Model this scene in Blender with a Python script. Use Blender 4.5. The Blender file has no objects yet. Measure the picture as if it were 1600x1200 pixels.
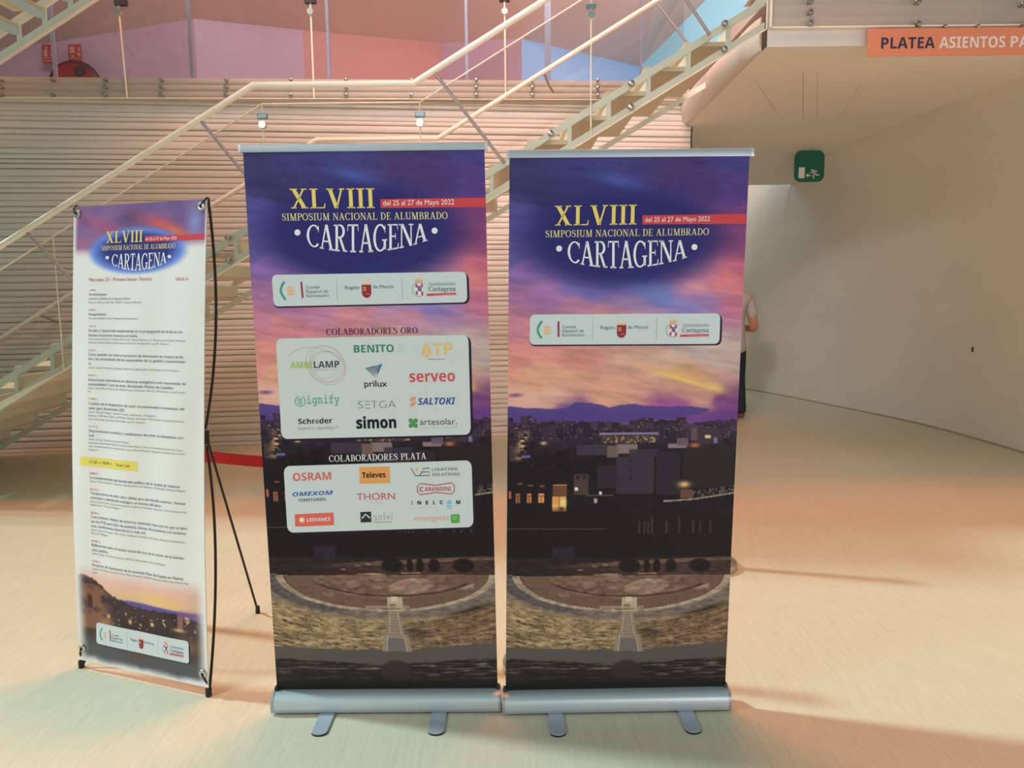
import bpy, math, random
import numpy as np
from mathutils import Vector, Matrix

random.seed(7)
rng = np.random.default_rng(11)
SC = bpy.context.scene
COL = SC.collection

# ------------------------------------------------------------------ camera
F_PX, PITCH, ROLL, EYE = 1230.0, 0.1253, -0.0105, 1.557
_cp, _sp = math.cos(PITCH), math.sin(PITCH)
FWD = np.array([0, _cp, -_sp]); _r = np.array([1.0, 0, 0]); _u = np.cross(_r, FWD)
_c, _s = math.cos(ROLL), math.sin(ROLL)
RIGHT = _c * _r + _s * _u; UP = -_s * _r + _c * _u
cam_d = bpy.data.cameras.new('camera'); cam = bpy.data.objects.new('camera', cam_d); COL.objects.link(cam)
cam_d.sensor_width = 36.0; cam_d.lens = 36.0 * F_PX / 1600.0; cam_d.clip_end = 200
M3 = Matrix((RIGHT, UP, -FWD)).transposed()
cam.matrix_world = Matrix.Translation((0, 0, EYE)) @ M3.to_4x4()
SC.camera = cam

# ------------------------------------------------------------------ view, world, lights
SC.view_settings.view_transform = 'Standard'; SC.view_settings.look = 'None'
SC.view_settings.gamma = 1.0; SC.view_settings.use_curve_mapping = False
SC.view_settings.exposure = 0.0
SC.cycles.max_bounces = 8; SC.cycles.transparent_max_bounces = 16
SC.cycles.sample_clamp_indirect = 6.0
SC.cycles.use_denoising = True

W = bpy.data.worlds.new('world'); SC.world = W; W.use_nodes = True
W.node_tree.nodes['Background'].inputs[0].default_value = (0.32, 0.95, 0.88, 1)
W.node_tree.nodes['Background'].inputs[1].default_value = 0.20

def lamp(name, typ, loc, target, energy, color, size=1.0, size_y=None, angle=None, spread=None):
    l = bpy.data.lights.new(name, typ); l.energy = energy; l.color = color
    if typ == 'AREA':
        l.size = size
        if size_y: l.shape = 'RECTANGLE'; l.size_y = size_y
    if angle is not None: l.angle = angle
    if spread is not None: l.spread = math.radians(spread)
    o = bpy.data.objects.new(name, l); COL.objects.link(o); o.location = loc
    o.rotation_euler = (Vector(target) - Vector(loc)).to_track_quat('-Z', 'Y').to_euler()
    return o
ELEV = math.radians(40)
sd = Vector((0.963 * math.cos(ELEV), -0.270 * math.cos(ELEV), -math.sin(ELEV)))
lamp('sunlight', 'SUN', (-8, 4, 6), Vector((-8, 4, 6)) + sd, 2.25, (0.7, 1.0, 1.0), angle=math.radians(5))
lamp('rooflight_orange', 'AREA', (0.2, 5.1, 9.0), (0.2, 4.6, 0.0), 385, (1.0, 0.28, 0.09), 2.6, 1.4)
lamp('fill_front', 'AREA', (-3.0, -6.0, 2.4), (-0.4, 2.8, 1.1), 55, (0.72, 0.86, 1.0), 2.4, 2.2)  # unseen fill lamp added behind the camera for the banner fronts
lamp('fill_left', 'AREA', (-4.6, 0.2, 3.2), (-1.7, 2.1, 0.0), 27, (0.92, 0.8, 0.86), 1.4, 1.4, spread=90)  # fill lamp added to brighten the floor at the left
lamp('fill_right', 'AREA', (2.6, -2.5, 0.9), (3.2, 8.0, 2.4), 90, (1.0, 0.88, 0.98), 1.8, 1.4)  # low fill lamp added for the curved wall, soffit and landing edge
lamp('fill_high', 'AREA', (-4.0, -6.0, 6.6), (0.2, 5.6, 2.9), 13, (1.0, 0.95, 0.97), 1.4, 1.0, spread=24)  # narrow fill lamp added for handrail, stringers and landing fascia
lamp('fill_gallery', 'AREA', (-0.8, 3.8, 7.3), (-0.6, 10.5, 4.6), 150, (0.95, 0.88, 0.92), 5.0, 1.6, spread=115)  # fill lamp added to lighten the gallery walls and ceiling
lamp('fill_ribbed_wall', 'AREA', (0.3, 4.6, 6.7), (0.3, 8.0, 2.7), 18, (1.0, 0.84, 0.88), 1.8, 0.8, spread=110)  # fill lamp added to lift the ribbed wall
lamp('fill_gallery_end', 'AREA', (2.3, 9.6, 5.6), (1.7, 12.2, 4.2), 88, (1.0, 0.8, 0.72), 1.6, 1.0)  # fill lamp added for the blue panels at the gallery's right end
lamp('rooflight_blue', 'AREA', (2.5, 12.2, 4.2), (2.9, 11.6, 0.0), 20, (0.3, 0.72, 1.0), 1.2, 0.8)

# ------------------------------------------------------------------ helpers
def ray(x, y): return FWD + RIGHT * (x - 800) / F_PX - UP * (y - 600) / F_PX
def at(x, y, Y):
    d = ray(x, y); p = np.array([0, 0, EYE]) + d * Y / d[1]; return p
def lin(c):
    c = np.asarray(c, float) / 255.0
    return np.where(c <= 0.04045, c / 12.92, ((c + 0.055) / 1.055) ** 2.4)

def mat(name, rgb, rough=0.6, metal=0.0, noise=0.0, scale=20.0, bump=0.0, stretch=(1, 1, 1), spec=0.4, rotz=0.0, bscale=None, coat=0.0):
    m = bpy.data.materials.new(name); m.use_nodes = True
    nt = m.node_tree; b = nt.nodes['Principled BSDF']
    base = lin(rgb)
    b.inputs['Roughness'].default_value = rough; b.inputs['Metallic'].default_value = metal
    b.inputs['Specular IOR Level'].default_value = spec
    b.inputs['Coat Weight'].default_value = coat
    tc = nt.nodes.new('ShaderNodeTexCoord'); mp = nt.nodes.new('ShaderNodeMapping')
    mp.inputs['Scale'].default_value = stretch; mp.inputs['Rotation'].default_value = (0, 0, rotz)
    nt.links.new(tc.outputs['Object'], mp.inputs['Vector'])
    n = nt.nodes.new('ShaderNodeTexNoise'); n.inputs['Scale'].default_value = scale; n.inputs['Detail'].default_value = 6
    nt.links.new(mp.outputs[0], n.inputs['Vector'])
    r = nt.nodes.new('ShaderNodeValToRGB')
    lo, hi = base * (1 - noise), np.minimum(base * (1 + noise), 1)
    r.color_ramp.elements[0].position = 0.3; r.color_ramp.elements[1].position = 0.7
    r.color_ramp.elements[0].color = (*lo, 1); r.color_ramp.elements[1].color = (*hi, 1)
    nt.links.new(n.outputs['Fac'], r.inputs['Fac']); nt.links.new(r.outputs['Color'], b.inputs['Base Color'])
    if bump:
        bp = nt.nodes.new('ShaderNodeBump'); bp.inputs['Strength'].default_value = bump; bp.inputs['Distance'].default_value = 0.01
        src = n
        if bscale:
            src = nt.nodes.new('ShaderNodeTexNoise'); src.inputs['Scale'].default_value = bscale
            nt.links.new(mp.outputs[0], src.inputs['Vector'])
        nt.links.new(src.outputs['Fac'], bp.inputs['Height']); nt.links.new(bp.outputs['Normal'], b.inputs['Normal'])
    return m

def glass_mat(name, rgb, refl=0.06, tint=0.97):
    m = bpy.data.materials.new(name); m.use_nodes = True; nt = m.node_tree; nt.nodes.clear()
    out = nt.nodes.new('ShaderNodeOutputMaterial'); mx = nt.nodes.new('ShaderNodeMixShader')
    tr = nt.nodes.new('ShaderNodeBsdfTransparent'); tr.inputs[0].default_value = (*(lin(rgb) * tint), 1)
    gl = nt.nodes.new('ShaderNodeBsdfGlossy'); gl.inputs['Roughness'].default_value = 0.02
    fr = nt.nodes.new('ShaderNodeLayerWeight'); fr.inputs[0].default_value = 0.25
    ma = nt.nodes.new('ShaderNodeMath'); ma.operation = 'MULTIPLY_ADD'; ma.inputs[1].default_value = 0.4; ma.inputs[2].default_value = refl
    nt.links.new(fr.outputs['Fresnel'], ma.inputs[0]); nt.links.new(ma.outputs[0], mx.inputs[0])
    nt.links.new(tr.outputs[0], mx.inputs[1]); nt.links.new(gl.outputs[0], mx.inputs[2]); nt.links.new(mx.outputs[0], out.inputs[0])
    return m

class MB:
    def __init__(s): s.v = []; s.f = []
    def add(s, vs, fs):
        o = len(s.v); s.v += [tuple(map(float, p)) for p in vs]; s.f += [tuple(i + o for i in f) for f in fs]; return s
    def box(s, a, b):
        x0, y0, z0 = a; x1, y1, z1 = b
        return s.add([(x0,y0,z0),(x1,y0,z0),(x1,y1,z0),(x0,y1,z0),(x0,y0,z1),(x1,y0,z1),(x1,y1,z1),(x0,y1,z1)],
                     [(0,3,2,1),(4,5,6,7),(0,1,5,4),(1,2,6,5),(2,3,7,6),(3,0,4,7)])
    def tube(s, pts, r, n=12, r1=None, cap=True):
        pts = [Vector(p) for p in pts]; k = len(pts); rings = []
        t0 = (pts[1] - pts[0]).normalized()
        ref = Vector((0, 0, 1)) if abs(t0.z) < 0.95 else Vector((0, 1, 0))
        for i, p in enumerate(pts):
            if i == 0: t = pts[1] - pts[0]; sc = 1
            elif i == k - 1: t = pts[-1] - pts[-2]; sc = 1
            else:
                a = (pts[i] - pts[i-1]).normalized(); b = (pts[i+1] - pts[i]).normalized(); t = a + b
                sc = 1 / max(0.5, math.cos(a.angle(b) / 2))
            t = t.normalized(); a1 = t.cross(ref).normalized(); a2 = t.cross(a1)
            rr = r if r1 is None else r + (r1 - r) * i / (k - 1)
            rings.append([p + (a1 * math.cos(q) * rr + a2 * math.sin(q) * rr * sc) for q in [2*math.pi*j/n for j in range(n)]])
        vs = [p for rg in rings for p in rg]; fs = []
        for i in range(k - 1):
            for j in range(n):
                fs.append((i*n+j, i*n+(j+1) % n, (i+1)*n+(j+1) % n, (i+1)*n+j))
        if cap: fs += [tuple(range(n-1, -1, -1)), tuple((k-1)*n+j for j in range(n))]
        return s.add(vs, fs)
    def lathe(s, prof, c=(0, 0, 0), n=40, axis='z'):
        vs = []; fs = []; k = len(prof)
        for j in range(n):
            a = 2*math.pi*j/n
            for r, h in prof:
                p = (r*math.cos(a), r*math.sin(a), h) if axis == 'z' else (r*math.cos(a), h, r*math.sin(a))
                vs.append((p[0]+c[0], p[1]+c[1], p[2]+c[2]))
        for j in range(n):
            for i in range(k-1):
                q = (j*k+i, ((j+1) % n)*k+i, ((j+1) % n)*k+i+1, j*k+i+1)
                fs.append(q)
        return s.add(vs, fs)
    def prism(s, poly, y0, y1):          # polygon in x,z extruded along y
        n = len(poly); vs = [(x, y0, z) for x, z in poly] + [(x, y1, z) for x, z in poly]
        fs = [tuple(range(n)), tuple(range(2*n-1, n-1, -1))] + [(i, i+n, (i+1) % n+n, (i+1) % n) for i in range(n)]
        return s.add(vs, fs)
    def prism_x(s, poly, x0, x1):        # polygon in y,z extruded along x
        n = len(poly); vs = [(x0, y, z) for y, z in poly] + [(x1, y, z) for y, z in poly]
        fs = [tuple(range(n-1, -1, -1)), tuple(range(n, 2*n))] + [(i, (i+1) % n, (i+1) % n+n, i+n) for i in range(n)]
        return s.add(vs, fs)
    def sphere(s, c, r, nu=16, nv=10, sc=(1, 1, 1)):
        prof = [(max(1e-4, r*math.sin(math.pi*i/nv)), -r*math.cos(math.pi*i/nv)) for i in range(nv+1)]
        o = len(s.v); s.lathe(prof, (0, 0, 0), nu)
        for i in range(o, len(s.v)):
            p = s.v[i]; s.v[i] = (p[0]*sc[0]+c[0], p[1]*sc[1]+c[1], p[2]*sc[2]+c[2])
        return s
    def build(s, name, m, parent=None, smooth=False, bevel=0):
        me = bpy.data.meshes.new(name); me.from_pydata(s.v, [], s.f); me.update()
        o = bpy.data.objects.new(name, me); COL.objects.link(o)
        me.materials.append(m)
        if smooth:
            for p in me.polygons: p.use_smooth = True
            me.set_sharp_from_angle(angle=math.radians(40))
        if bevel:
            b = o.modifiers.new('bevel', 'BEVEL'); b.width = bevel; b.segments = 2; b.limit_method = 'ANGLE'
        if parent is not None: o.parent = parent
        return o

def tag(o, label=None, cat=None, group=None, kind=None):
    if label: o['label'] = label
    if cat: o['category'] = cat
    if group: o['group'] = group
    if kind: o['kind'] = kind
    return o
def empty(name, loc=(0, 0, 0), rot=(0, 0, 0)):
    o = bpy.data.objects.new(name, None); COL.objects.link(o); o.location = loc; o.rotation_euler = rot
    o.empty_display_size = 0.1; return o
def struct(mb, name, m, label=None, cat=None, smooth=False, parent=None):
    o = mb.build(name, m, parent, smooth)
    if parent is None: tag(o, label, cat, kind='structure')
    return o
def linked(o, parent, loc=None):
    c = o.copy(); COL.objects.link(c); c.parent = parent
    if loc is not None: c.location = loc
    return c

# ------------------------------------------------------------------ materials
M = {}
M['floor'] = mat('pale_vinyl_floor', (224, 212, 186), 0.42, noise=0.06, scale=5, stretch=(14.0, 1.2, 1), spec=0.35, rotz=math.radians(6), bump=0.04)
M['wallwhite'] = mat('white_plaster', (236, 226, 208), 0.75, noise=0.03, scale=1.5)
M['soffit'] = mat('white_soffit', (244, 234, 220), 0.7, noise=0.02, scale=1.2)
M['corr'] = mat('white_corrugated_panel', (224, 210, 198), 0.55, noise=0.04, scale=3, stretch=(1, 1, 12))
M['slab'] = mat('white_slab_edge', (226, 212, 202), 0.6, noise=0.03, scale=4)
M['steel_paint'] = mat('pale_green_white_paint', (232, 236, 218), 0.45, noise=0.02, scale=8)
M['tread'] = mat('cream_step_plate', (226, 208, 178), 0.5, noise=0.03, scale=8)
M['tread_blue'] = mat('pale_blue_step_edge', (196, 222, 230), 0.5, noise=0.03, scale=8)
M['rail'] = mat('cream_handrail_paint', (250, 238, 222), 0.35, noise=0.02, scale=8)
M['strut'] = mat('grey_pink_steel', (186, 168, 166), 0.35, 0.5, noise=0.02)
M['post'] = mat('lavender_grey_steel', (176, 178, 205), 0.35, 0.3, noise=0.02)
M['bolt'] = mat('steel_bolt', (170, 160, 152), 0.3, 0.9, noise=0.05)
M['clamp'] = mat('grey_clamp', (120, 140, 145), 0.35, 0.6, noise=0.04)
M['dark'] = mat('dark_plastic', (32, 30, 30), 0.45, noise=0.1)
M['alu'] = mat('brushed_aluminium', (178, 186, 190), 0.5, 0.7, noise=0.04, scale=30, stretch=(0.3, 20, 20))
M['alubase'] = mat('silver_anodised_base', (206, 214, 214), 0.45, 0.45, noise=0.03, scale=20, stretch=(0.3, 20, 20))
M['footalu'] = mat('pale_anodised_foot', (196, 200, 212), 0.5, 0.35, noise=0.03)
M['chrome'] = mat('satin_steel', (205, 200, 188), 0.28, 0.9, noise=0.04, scale=15)
M['basegrey'] = mat('grey_disc_top', (150, 142, 130), 0.45, 0.3, noise=0.06, scale=15)
M['red'] = mat('red_belt', (205, 40, 52), 0.6, noise=0.06, scale=60)
M['orange'] = mat('orange_sign', (238, 142, 108), 0.55, noise=0.02)
M['navy'] = mat('navy_letters', (52, 52, 84), 0.5, noise=0.03)
M['white'] = mat('white_letters', (240, 232, 228), 0.5, noise=0.02)
M['green'] = mat('exit_green', (22, 104, 82), 0.35, noise=0.06, scale=6)
M['signwhite'] = mat('exit_white', (240, 236, 224), 0.5, noise=0.02)
M['hosered'] = mat('hose_reel_red', (150, 40, 48), 0.3, noise=0.1, scale=6)
M['hosedark'] = mat('hose_reel_dark', (84, 48, 56), 0.4, noise=0.1, scale=6)
M['signred'] = mat('fire_sign_red', (190, 62, 52), 0.5, noise=0.04)
M['pinkwall'] = mat('pink_panel', (206, 150, 152), 0.5, noise=0.05, scale=1.0)
M['lavtint'] = mat('lavender_light_tint', (200, 164, 182), 0.5, noise=0.05, scale=1.0)  # this and the next three tints stand in for coloured light
M['salmontint'] = mat('salmon_light_tint', (206, 142, 136), 0.5, noise=0.05, scale=1.0)
M['bluetint'] = mat('pale_blue_light_tint', (150, 184, 236), 0.5, noise=0.05, scale=1.0)
M['skytint'] = mat('sky_blue_light_tint', (150, 208, 236), 0.5, noise=0.04, scale=1.0)
M['upceil'] = mat('pink_ceiling', (212, 186, 180), 0.6, noise=0.05, scale=0.7)
M['skin'] = mat('skin', (196, 128, 96), 0.5, noise=0.05)
M['shirt'] = mat('grey_shirt', (186, 172, 158), 0.8, noise=0.05, scale=40)
M['trousers'] = mat('navy_trousers', (36, 38, 52), 0.8, noise=0.1, scale=40)
M['shoe'] = mat('brown_shoe', (112, 76, 54), 0.5, noise=0.08)
M['hair'] = mat('dark_hair', (44, 34, 30), 0.6, noise=0.2, scale=40)
M['glass'] = glass_mat('clear_glass', (252, 250, 248), 0.025)
M['edge'] = mat('bright_glass_edge', (250, 236, 214), 0.25, noise=0.01)
M['seam'] = mat('soffit_seam_line', (200, 184, 162), 0.7, noise=0.03)
M['joint'] = mat('wall_foot_shade', (178, 162, 138), 0.7, noise=0.05)  # shade at the wall's foot put into a colour
M['dim'] = mat('dark_gap', (70, 62, 58), 0.8, noise=0.05)
pm = bpy.data.materials.new('printed_vinyl'); pm.use_nodes = True
_b = pm.node_tree.nodes['Principled BSDF']; _b.inputs['Roughness'].default_value = 0.5; _b.inputs['Specular IOR Level'].default_value = 0.10
_a = pm.node_tree.nodes.new('ShaderNodeAttribute'); _a.attribute_name = 'print_colour'
pm.node_tree.links.new(_a.outputs['Color'], _b.inputs['Base Color'])
M['print'] = pm

# ------------------------------------------------------------------ the setting
fl = MB(); fl.add([(-9, -4, 0), (8, -4, 0), (8, 15, 0), (-9, 15, 0)], [(0, 1, 2, 3)])
struct(fl, 'floor', M['floor'], 'pale cream vinyl floor of the foyer', 'floor')

# back wall of stacked white ribs; plan line Y = WY0 + WYS * X
WY0, WYS = 8.05, 0.13
def wally(X): return WY0 + WYS * X
def slabz(X): return 3.350 + 0.0155 * X          # underside of the upper gallery's edge
XW0, XW1 = -8.5, 1.85
wb = MB(); prof = []; z = 0.0
rr = random.Random(3)
while z < 3.42:
    h = rr.choice([0.034, 0.04, 0.046, 0.05, 0.062]); d = rr.uniform(0.006, 0.016); gap = rr.choice([0.004, 0.004, 0.006, 0.010]); gd = rr.choice([0.006, 0.010, 0.022])
    for k in range(6):
        a = math.pi * k / 5
        prof.append((z + h * (1 - math.cos(a)) / 2, -d * math.sin(a) ** 0.6 if 0 < k < 5 else 0.0))
    z += h
    prof += [(z + 0.001, gd * 0.6), (z + gap, gd * 0.6)]; z += gap + 0.001
nxw = 26; vs = []; fs = []
for i in range(nxw + 1):
    X = XW0 + (XW1 - XW0) * i / nxw
    for (zz, dd) in prof: vs.append((X, wally(X) + dd, zz))
k = len(prof)
for i in range(nxw):
    for j in range(k - 1): fs.append((i*k+j, (i+1)*k+j, (i+1)*k+j+1, i*k+j+1))
wb.add(vs, fs)
wb.add([(XW1, wally(XW1), 0), (XW1, wally(XW1)+0.3, 0), (XW1, wally(XW1)+0.3, 3.4), (XW1, wally(XW1), 3.4)], [(0, 1, 2, 3)])
struct(wb, 'wall_back', M['corr'], 'white ribbed wall behind the staircase', 'wall', smooth=True)

# gallery edge above it, same ribs, and the gallery floor
e = MB(); prof = []
zz = 0.0
while zz < 0.165:
    for k in range(6):
        a = math.pi * k / 5; prof.append((zz + 0.055 * (1 - math.cos(a)) / 2, -0.012 * math.sin(a)))
    zz += 0.058
prof.append((0.176, -0.0))
vs = []; fs = []; k = len(prof)
for i in range(2):
    X = (XW0, 1.95)[i]
    vs.append((X, wally(X) + 0.05, slabz(X)))
    for q, d in prof: vs.append((X, wally(X) - 0.06 + d, slabz(X) + 0.012 + q))
    vs.append((X, wally(X) + 0.3, slabz(X) + 0.188))
k += 2
for j in range(k - 1): fs.append((j, k + j, k + j + 1, j + 1))
e.add(vs, fs)
struct(e, 'trim_1', M['corr'], 'ribbed edge of the upper gallery above the back wall', 'trim', smooth=True)
g = MB(); g.add([(-9, wally(-9) - 0.03, slabz(-9) + 0.185), (1.9, wally(1.9) - 0.03, slabz(1.9) + 0.185), (1.9, 15, slabz(1.9) + 0.185), (-9, 15, slabz(-9) + 0.185)], [(0, 1, 2, 3)])
g.add([(-9, wally(-9), slabz(-9) + 0.1), (1.9, wally(1.9), slabz(1.9) + 0.1), (1.9, 15, slabz(1.9) + 0.1), (-9, 15, slabz(-9) + 0.1)], [(3, 2, 1, 0)])
struct(g, 'floor_gallery', M['slab'], 'floor of the upper gallery', 'floor')

# upper gallery back walls (facets) and its ceiling
corn = [(-420, 118, 10.6), (85, 66, 10.6), (303, 29, 10.4), (473, 47, 10.9), (690, 67, 11.5), (815, 60, 10.9), (1000, 104, 12.6), (1290, -190, 11.2)]
cp = [at(x, y, Y) for x, y, Y in corn]
cols = ['lavtint', 'lavtint', 'lavtint', 'salmontint', 'lavtint', 'bluetint', 'skytint']  # coloured light on each facet is put into its panel colour
for i in range(7):
    a, b = cp[i], cp[i+1]; w = MB()
    w.add([(a[0], a[1], 3.4), (b[0], b[1], 3.4), tuple(b), tuple(a)], [(0, 1, 2, 3)])
    struct(w, 'wall_gallery', M[cols[i]], 'back wall panel of the gallery with coloured light put into its colour', 'wall')
cv = MB(); top = [(p[0] * (0.86 if i < 6 else 0.93), 8.2 + 0.05 * p[0], p[2] + 1.35 + 0.25 * math.sin(i * 1.7)) for i, p in enumerate(cp)]
for i in range(7): cv.add([tuple(cp[i]), tuple(cp[i+1]), top[i+1], top[i]], [(0, 1, 2, 3)])
struct(cv, 'ceiling_gallery', M['upceil'], 'sloping ceiling above the gallery', 'ceiling')

# curved right wall with a cove into the sloping soffit
YF = 5.65                                       # front edge of the landing
def sofz(Y): return 3.16 - max(0.0, Y - 8.2) * 0.32 / (10.72 - 8.2)
plan = [(4.30, 1.0), (4.45, 3.0), (4.58, 5.0), (4.62, 6.0), (4.61, 6.95), (4.56, 7.7), (4.50, 8.19), (4.38, 8.75), (4.21, 9.31), (4.0, 9.95), (3.74, 10.71), (3.42, 11.47), (3.0, 12.3), (2.4, 13.2), (1.4, 14.2)]
def dens(P, n=6):
    out = []
    for i in range(len(P) - 1):
        p0 = np.array(P[max(i-1, 0)]); p1 = np.array(P[i]); p2 = np.array(P[i+1]); p3 = np.array(P[min(i+2, len(P)-1)])
        for q in range(n):
            t = q / n
            out.append(0.5*((2*p1)+(-p0+p2)*t+(2*p0-5*p1+4*p2-p3)*t*t+(-p0+3*p1-3*p2+p3)*t**3))
    out.append(np.array(P[-1])); return out
D = dens(plan)
wr = MB(); vs = []; fs = []; rows = 0; NC = 10
def rcove(Y): return 0.55 - 0.53 * min(1.0, max(0.0, (Y - 9.7) / 0.9))
for i, p in enumerate(D):
    t = D[min(i+1, len(D)-1)] - D[max(i-1, 0)]; t = t / np.linalg.norm(t); nin = np.array([-t[1], t[0]])
    if nin[0] > 0: nin = -nin
    zt = sofz(min(max(p[1], YF), 10.7)) if p[1] < 10.75 else 4.6
    under = YF - 0.02 <= p[1] <= 10.75
    RC = rcove(p[1])
    zt = sofz(min(max(p[1] + nin[1] * RC, YF), 10.72))
    col = [(p[0], p[1], 0.0), (p[0], p[1], 1.2)]
    for q in range(NC + 1):
        a = math.pi / 2 * q / NC
        if under:
            o = RC * (1 - math.cos(a)); zz = zt - RC + RC * math.sin(a)
            col.append((p[0] + nin[0]*o, p[1] + nin[1]*o, zz))
        else:
            hz = 3.6
            col.append((p[0], p[1], 1.3 + (hz - 1.3) * q / NC))
    vs += col; rows += 1
k = NC + 3
for i in range(rows - 1):
    for j in range(k - 1): fs.append((i*k+j, i*k+j+1, (i+1)*k+j+1, (i+1)*k+j))
wr.add(vs, fs)
struct(wr, 'wall_right', M['wallwhite'], 'curved white wall of the passage', 'wall', smooth=True)

sf = MB(); ys = np.linspace(YF, 10.72, 14); vs = []; fs = []
xr = lambda Y: float(np.interp(Y, [p[1] for p in D], [p[0] for p in D])) - rcove(Y) + 0.14
for Y in ys:
    X0 = 1.77 + (Y - YF) * 0.018
    for q in range(6): vs.append((X0 + (xr(Y) - X0) * q / 5, Y, sofz(Y)))
for i in range(13):
    for q in range(5): fs.append((i*6+q, i*6+q+1, (i+1)*6+q+1, (i+1)*6+q))
sf.add(vs, fs)
Ye = 10.72
sf.add([(1.9, Ye, sofz(Ye)), (3.7, Ye, sofz(Ye)), (3.7, Ye, 3.5), (1.9, Ye, 3.5)], [(0, 1, 2, 3)])
struct(sf, 'ceiling', M['soffit'], 'sloping white soffit over the passage', 'ceiling', smooth=True)
# passage wall behind the ribbed wall, and the end wall further in
pw = MB(); pw.add([(1.87, wally(1.85), 0), (1.98, 13.8, 0), (1.98, 13.8, 3.5), (1.87, wally(1.85), 3.4)], [(0, 1, 2, 3)])
struct(pw, 'wall_left', M['wallwhite'], 'white left wall of the passage', 'wall')

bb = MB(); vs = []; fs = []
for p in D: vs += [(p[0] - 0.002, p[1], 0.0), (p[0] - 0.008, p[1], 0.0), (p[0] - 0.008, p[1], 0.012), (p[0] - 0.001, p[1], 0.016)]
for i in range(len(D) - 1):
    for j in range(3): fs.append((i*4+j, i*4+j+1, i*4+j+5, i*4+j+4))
bb.add(vs, fs); struct(bb, 'shade_line_right', M['joint'], 'thin strip coloured as shade along the foot of the curved wall', 'shade_strip')  # strip painted for the soft shade where wall meets floor
so = MB(); so.box((-9.4, 9.4, 0), (-9.2, 16, 15)); struct(so, 'wall_sun_block', M['wallwhite'], 'unseen wall added to block the sun from the landing side', 'wall')  # out of view, added to keep sunlight off the landing's side edge

# thin joint lines and small dark fixings of the soffit
sm = MB()
for (xa, ya, xb, yb) in [(1255, 112, 1255, 205), (1278, 112, 1275, 205), (1182, 128, 1224, 190), (1345, 130, 1312, 185)]:
    P = []
    for (x, y) in ((xa, ya), (xb, yb)):
        d = ray(x, y)                       # meet the level part of the soffit
        t = (3.16 - EYE) / d[2]; P.append(np.array([0, 0, EYE]) + d * t)
    a, b = P; n = np.array([-(b-a)[1], (b-a)[0], 0]); n = n / np.linalg.norm(n) * 0.002
    dz = np.array([0, 0, -0.002])
    sm.add([tuple(a-n+dz), tuple(a+n+dz), tuple(b+n+dz), tuple(b-n+dz)], [(0, 1, 2, 3)])
struct(sm, 'trim_3', M['seam'], 'fine joint lines in the passage soffit', 'trim')

# landing edge: ribbed fascia, white lower band, side face towards the stairs
XL = 1.775
lf = MB(); vs = []; fs = []
prof = [(3.16, 0.0), (3.272, 0.0), (3.276, -0.004)]
zz = 3.29
while zz < 3.56:
    for q in range(6):
        a = math.pi * q / 5; prof.append((zz + 0.075 * (1 - math.cos(a)) / 2, 0.05 - 0.006 * math.sin(a)))
    zz += 0.08
prof.append((3.62, 0.05)); prof.append((3.62, 0.6)); k = len(prof)
for X in (XL, 7.0):
    for z_, d in prof: vs.append((X, YF + d, z_))
for j in range(k - 1): fs.append((j, k+j, k+j+1, j+1))
lf.add(vs, fs)
struct(lf, 'trim_2', M['slab'], 'white edge of the landing above the passage', 'trim', smooth=True)
ls = MB(); vs = []; fs = []
ysd = (YF + 0.12, YF + 0.22, YF + 0.4, 7.0, 7.75, 8.32); k = 7
for i, Y in enumerate(ysd):
    X0 = 1.77 + (Y - YF) * 0.018; q0 = (0.2, 0.7, 1.0, 1.0, 1.0, 1.0)[i]; zs = sofz(Y); zt_ = 3.40 + 0.02 * (Y - YF)
    for dx, f in ((0.01, 0.0), (-0.03, 0.04), (-0.065, 0.22), (-0.075, 0.5), (-0.065, 0.78), (-0.03, 0.96), (0.01, 1.0)):
        vs.append((X0 + dx * q0, Y, zs + 0.002 + (zt_ - zs) * f))
for i in range(len(ysd) - 1):
    for j in range(k - 1): fs.append((i*k+j, i*k+j+1, (i+1)*k+j+1, (i+1)*k+j))
fs.append(tuple(range(k))); ls.add(vs, fs)
struct(ls, 'trim_4', M['slab'], 'rounded side edge of the landing beside the stairs', 'trim', smooth=True)
lg = MB(); lg.box((XL + 0.03, YF + 0.06, 3.5), (7.0, 9.2, 3.60))
struct(lg, 'floor_landing', M['slab'], 'top of the landing slab', 'floor')

# ------------------------------------------------------------------ staircase
XA, XB, XC, XD = -4.90, -1.685, -0.597, 1.755
SL1, SL2, ZL = 0.585, 0.591, 1.882
def zb(X): return ZL + (X - XB) * SL1 if X < XB else (ZL if X < XC else ZL + (X - XC) * SL2)
YN, YFAR = 5.65, 7.18
stair = empty('staircase', (XA, 6.4, 0))
tag(stair, 'pale steel staircase with glass side and half landing in front of ribbed wall', 'staircase')
inv = Matrix.Translation((XA, 6.4, 0)).inverted()
def part(mb, name, m, parent=stair, smooth=False, bevel=0):
    o = mb.build(name, m, parent, smooth, bevel)
    r = parent
    while r.parent: r = r.parent
    o.matrix_parent_inverse = Matrix.Translation(r.location).inverted() if parent is r else Matrix.Identity(4)
    return o
def bar(mb, o0, o1, y0, y1, X0=XA, X1=XD):
    xs = [X0, XB, XC, X1]
    lo = [(x, max(0.0, zb(x) + o0)) for x in xs]; hi = [(x, max(0.004, zb(x) + o1)) for x in xs]
    for i in range(3): mb.prism([lo[i], lo[i+1], hi[i+1], hi[i]], y0, y1)
B0, B1, B2, B3 = 0.0, 0.052, 0.160, 0.214
posts = [-3.587 + 0.2735 * i for i in range(-4, 7)] + [0.419 + 0.2735 * i for i in range(-3, 5)]
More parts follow.
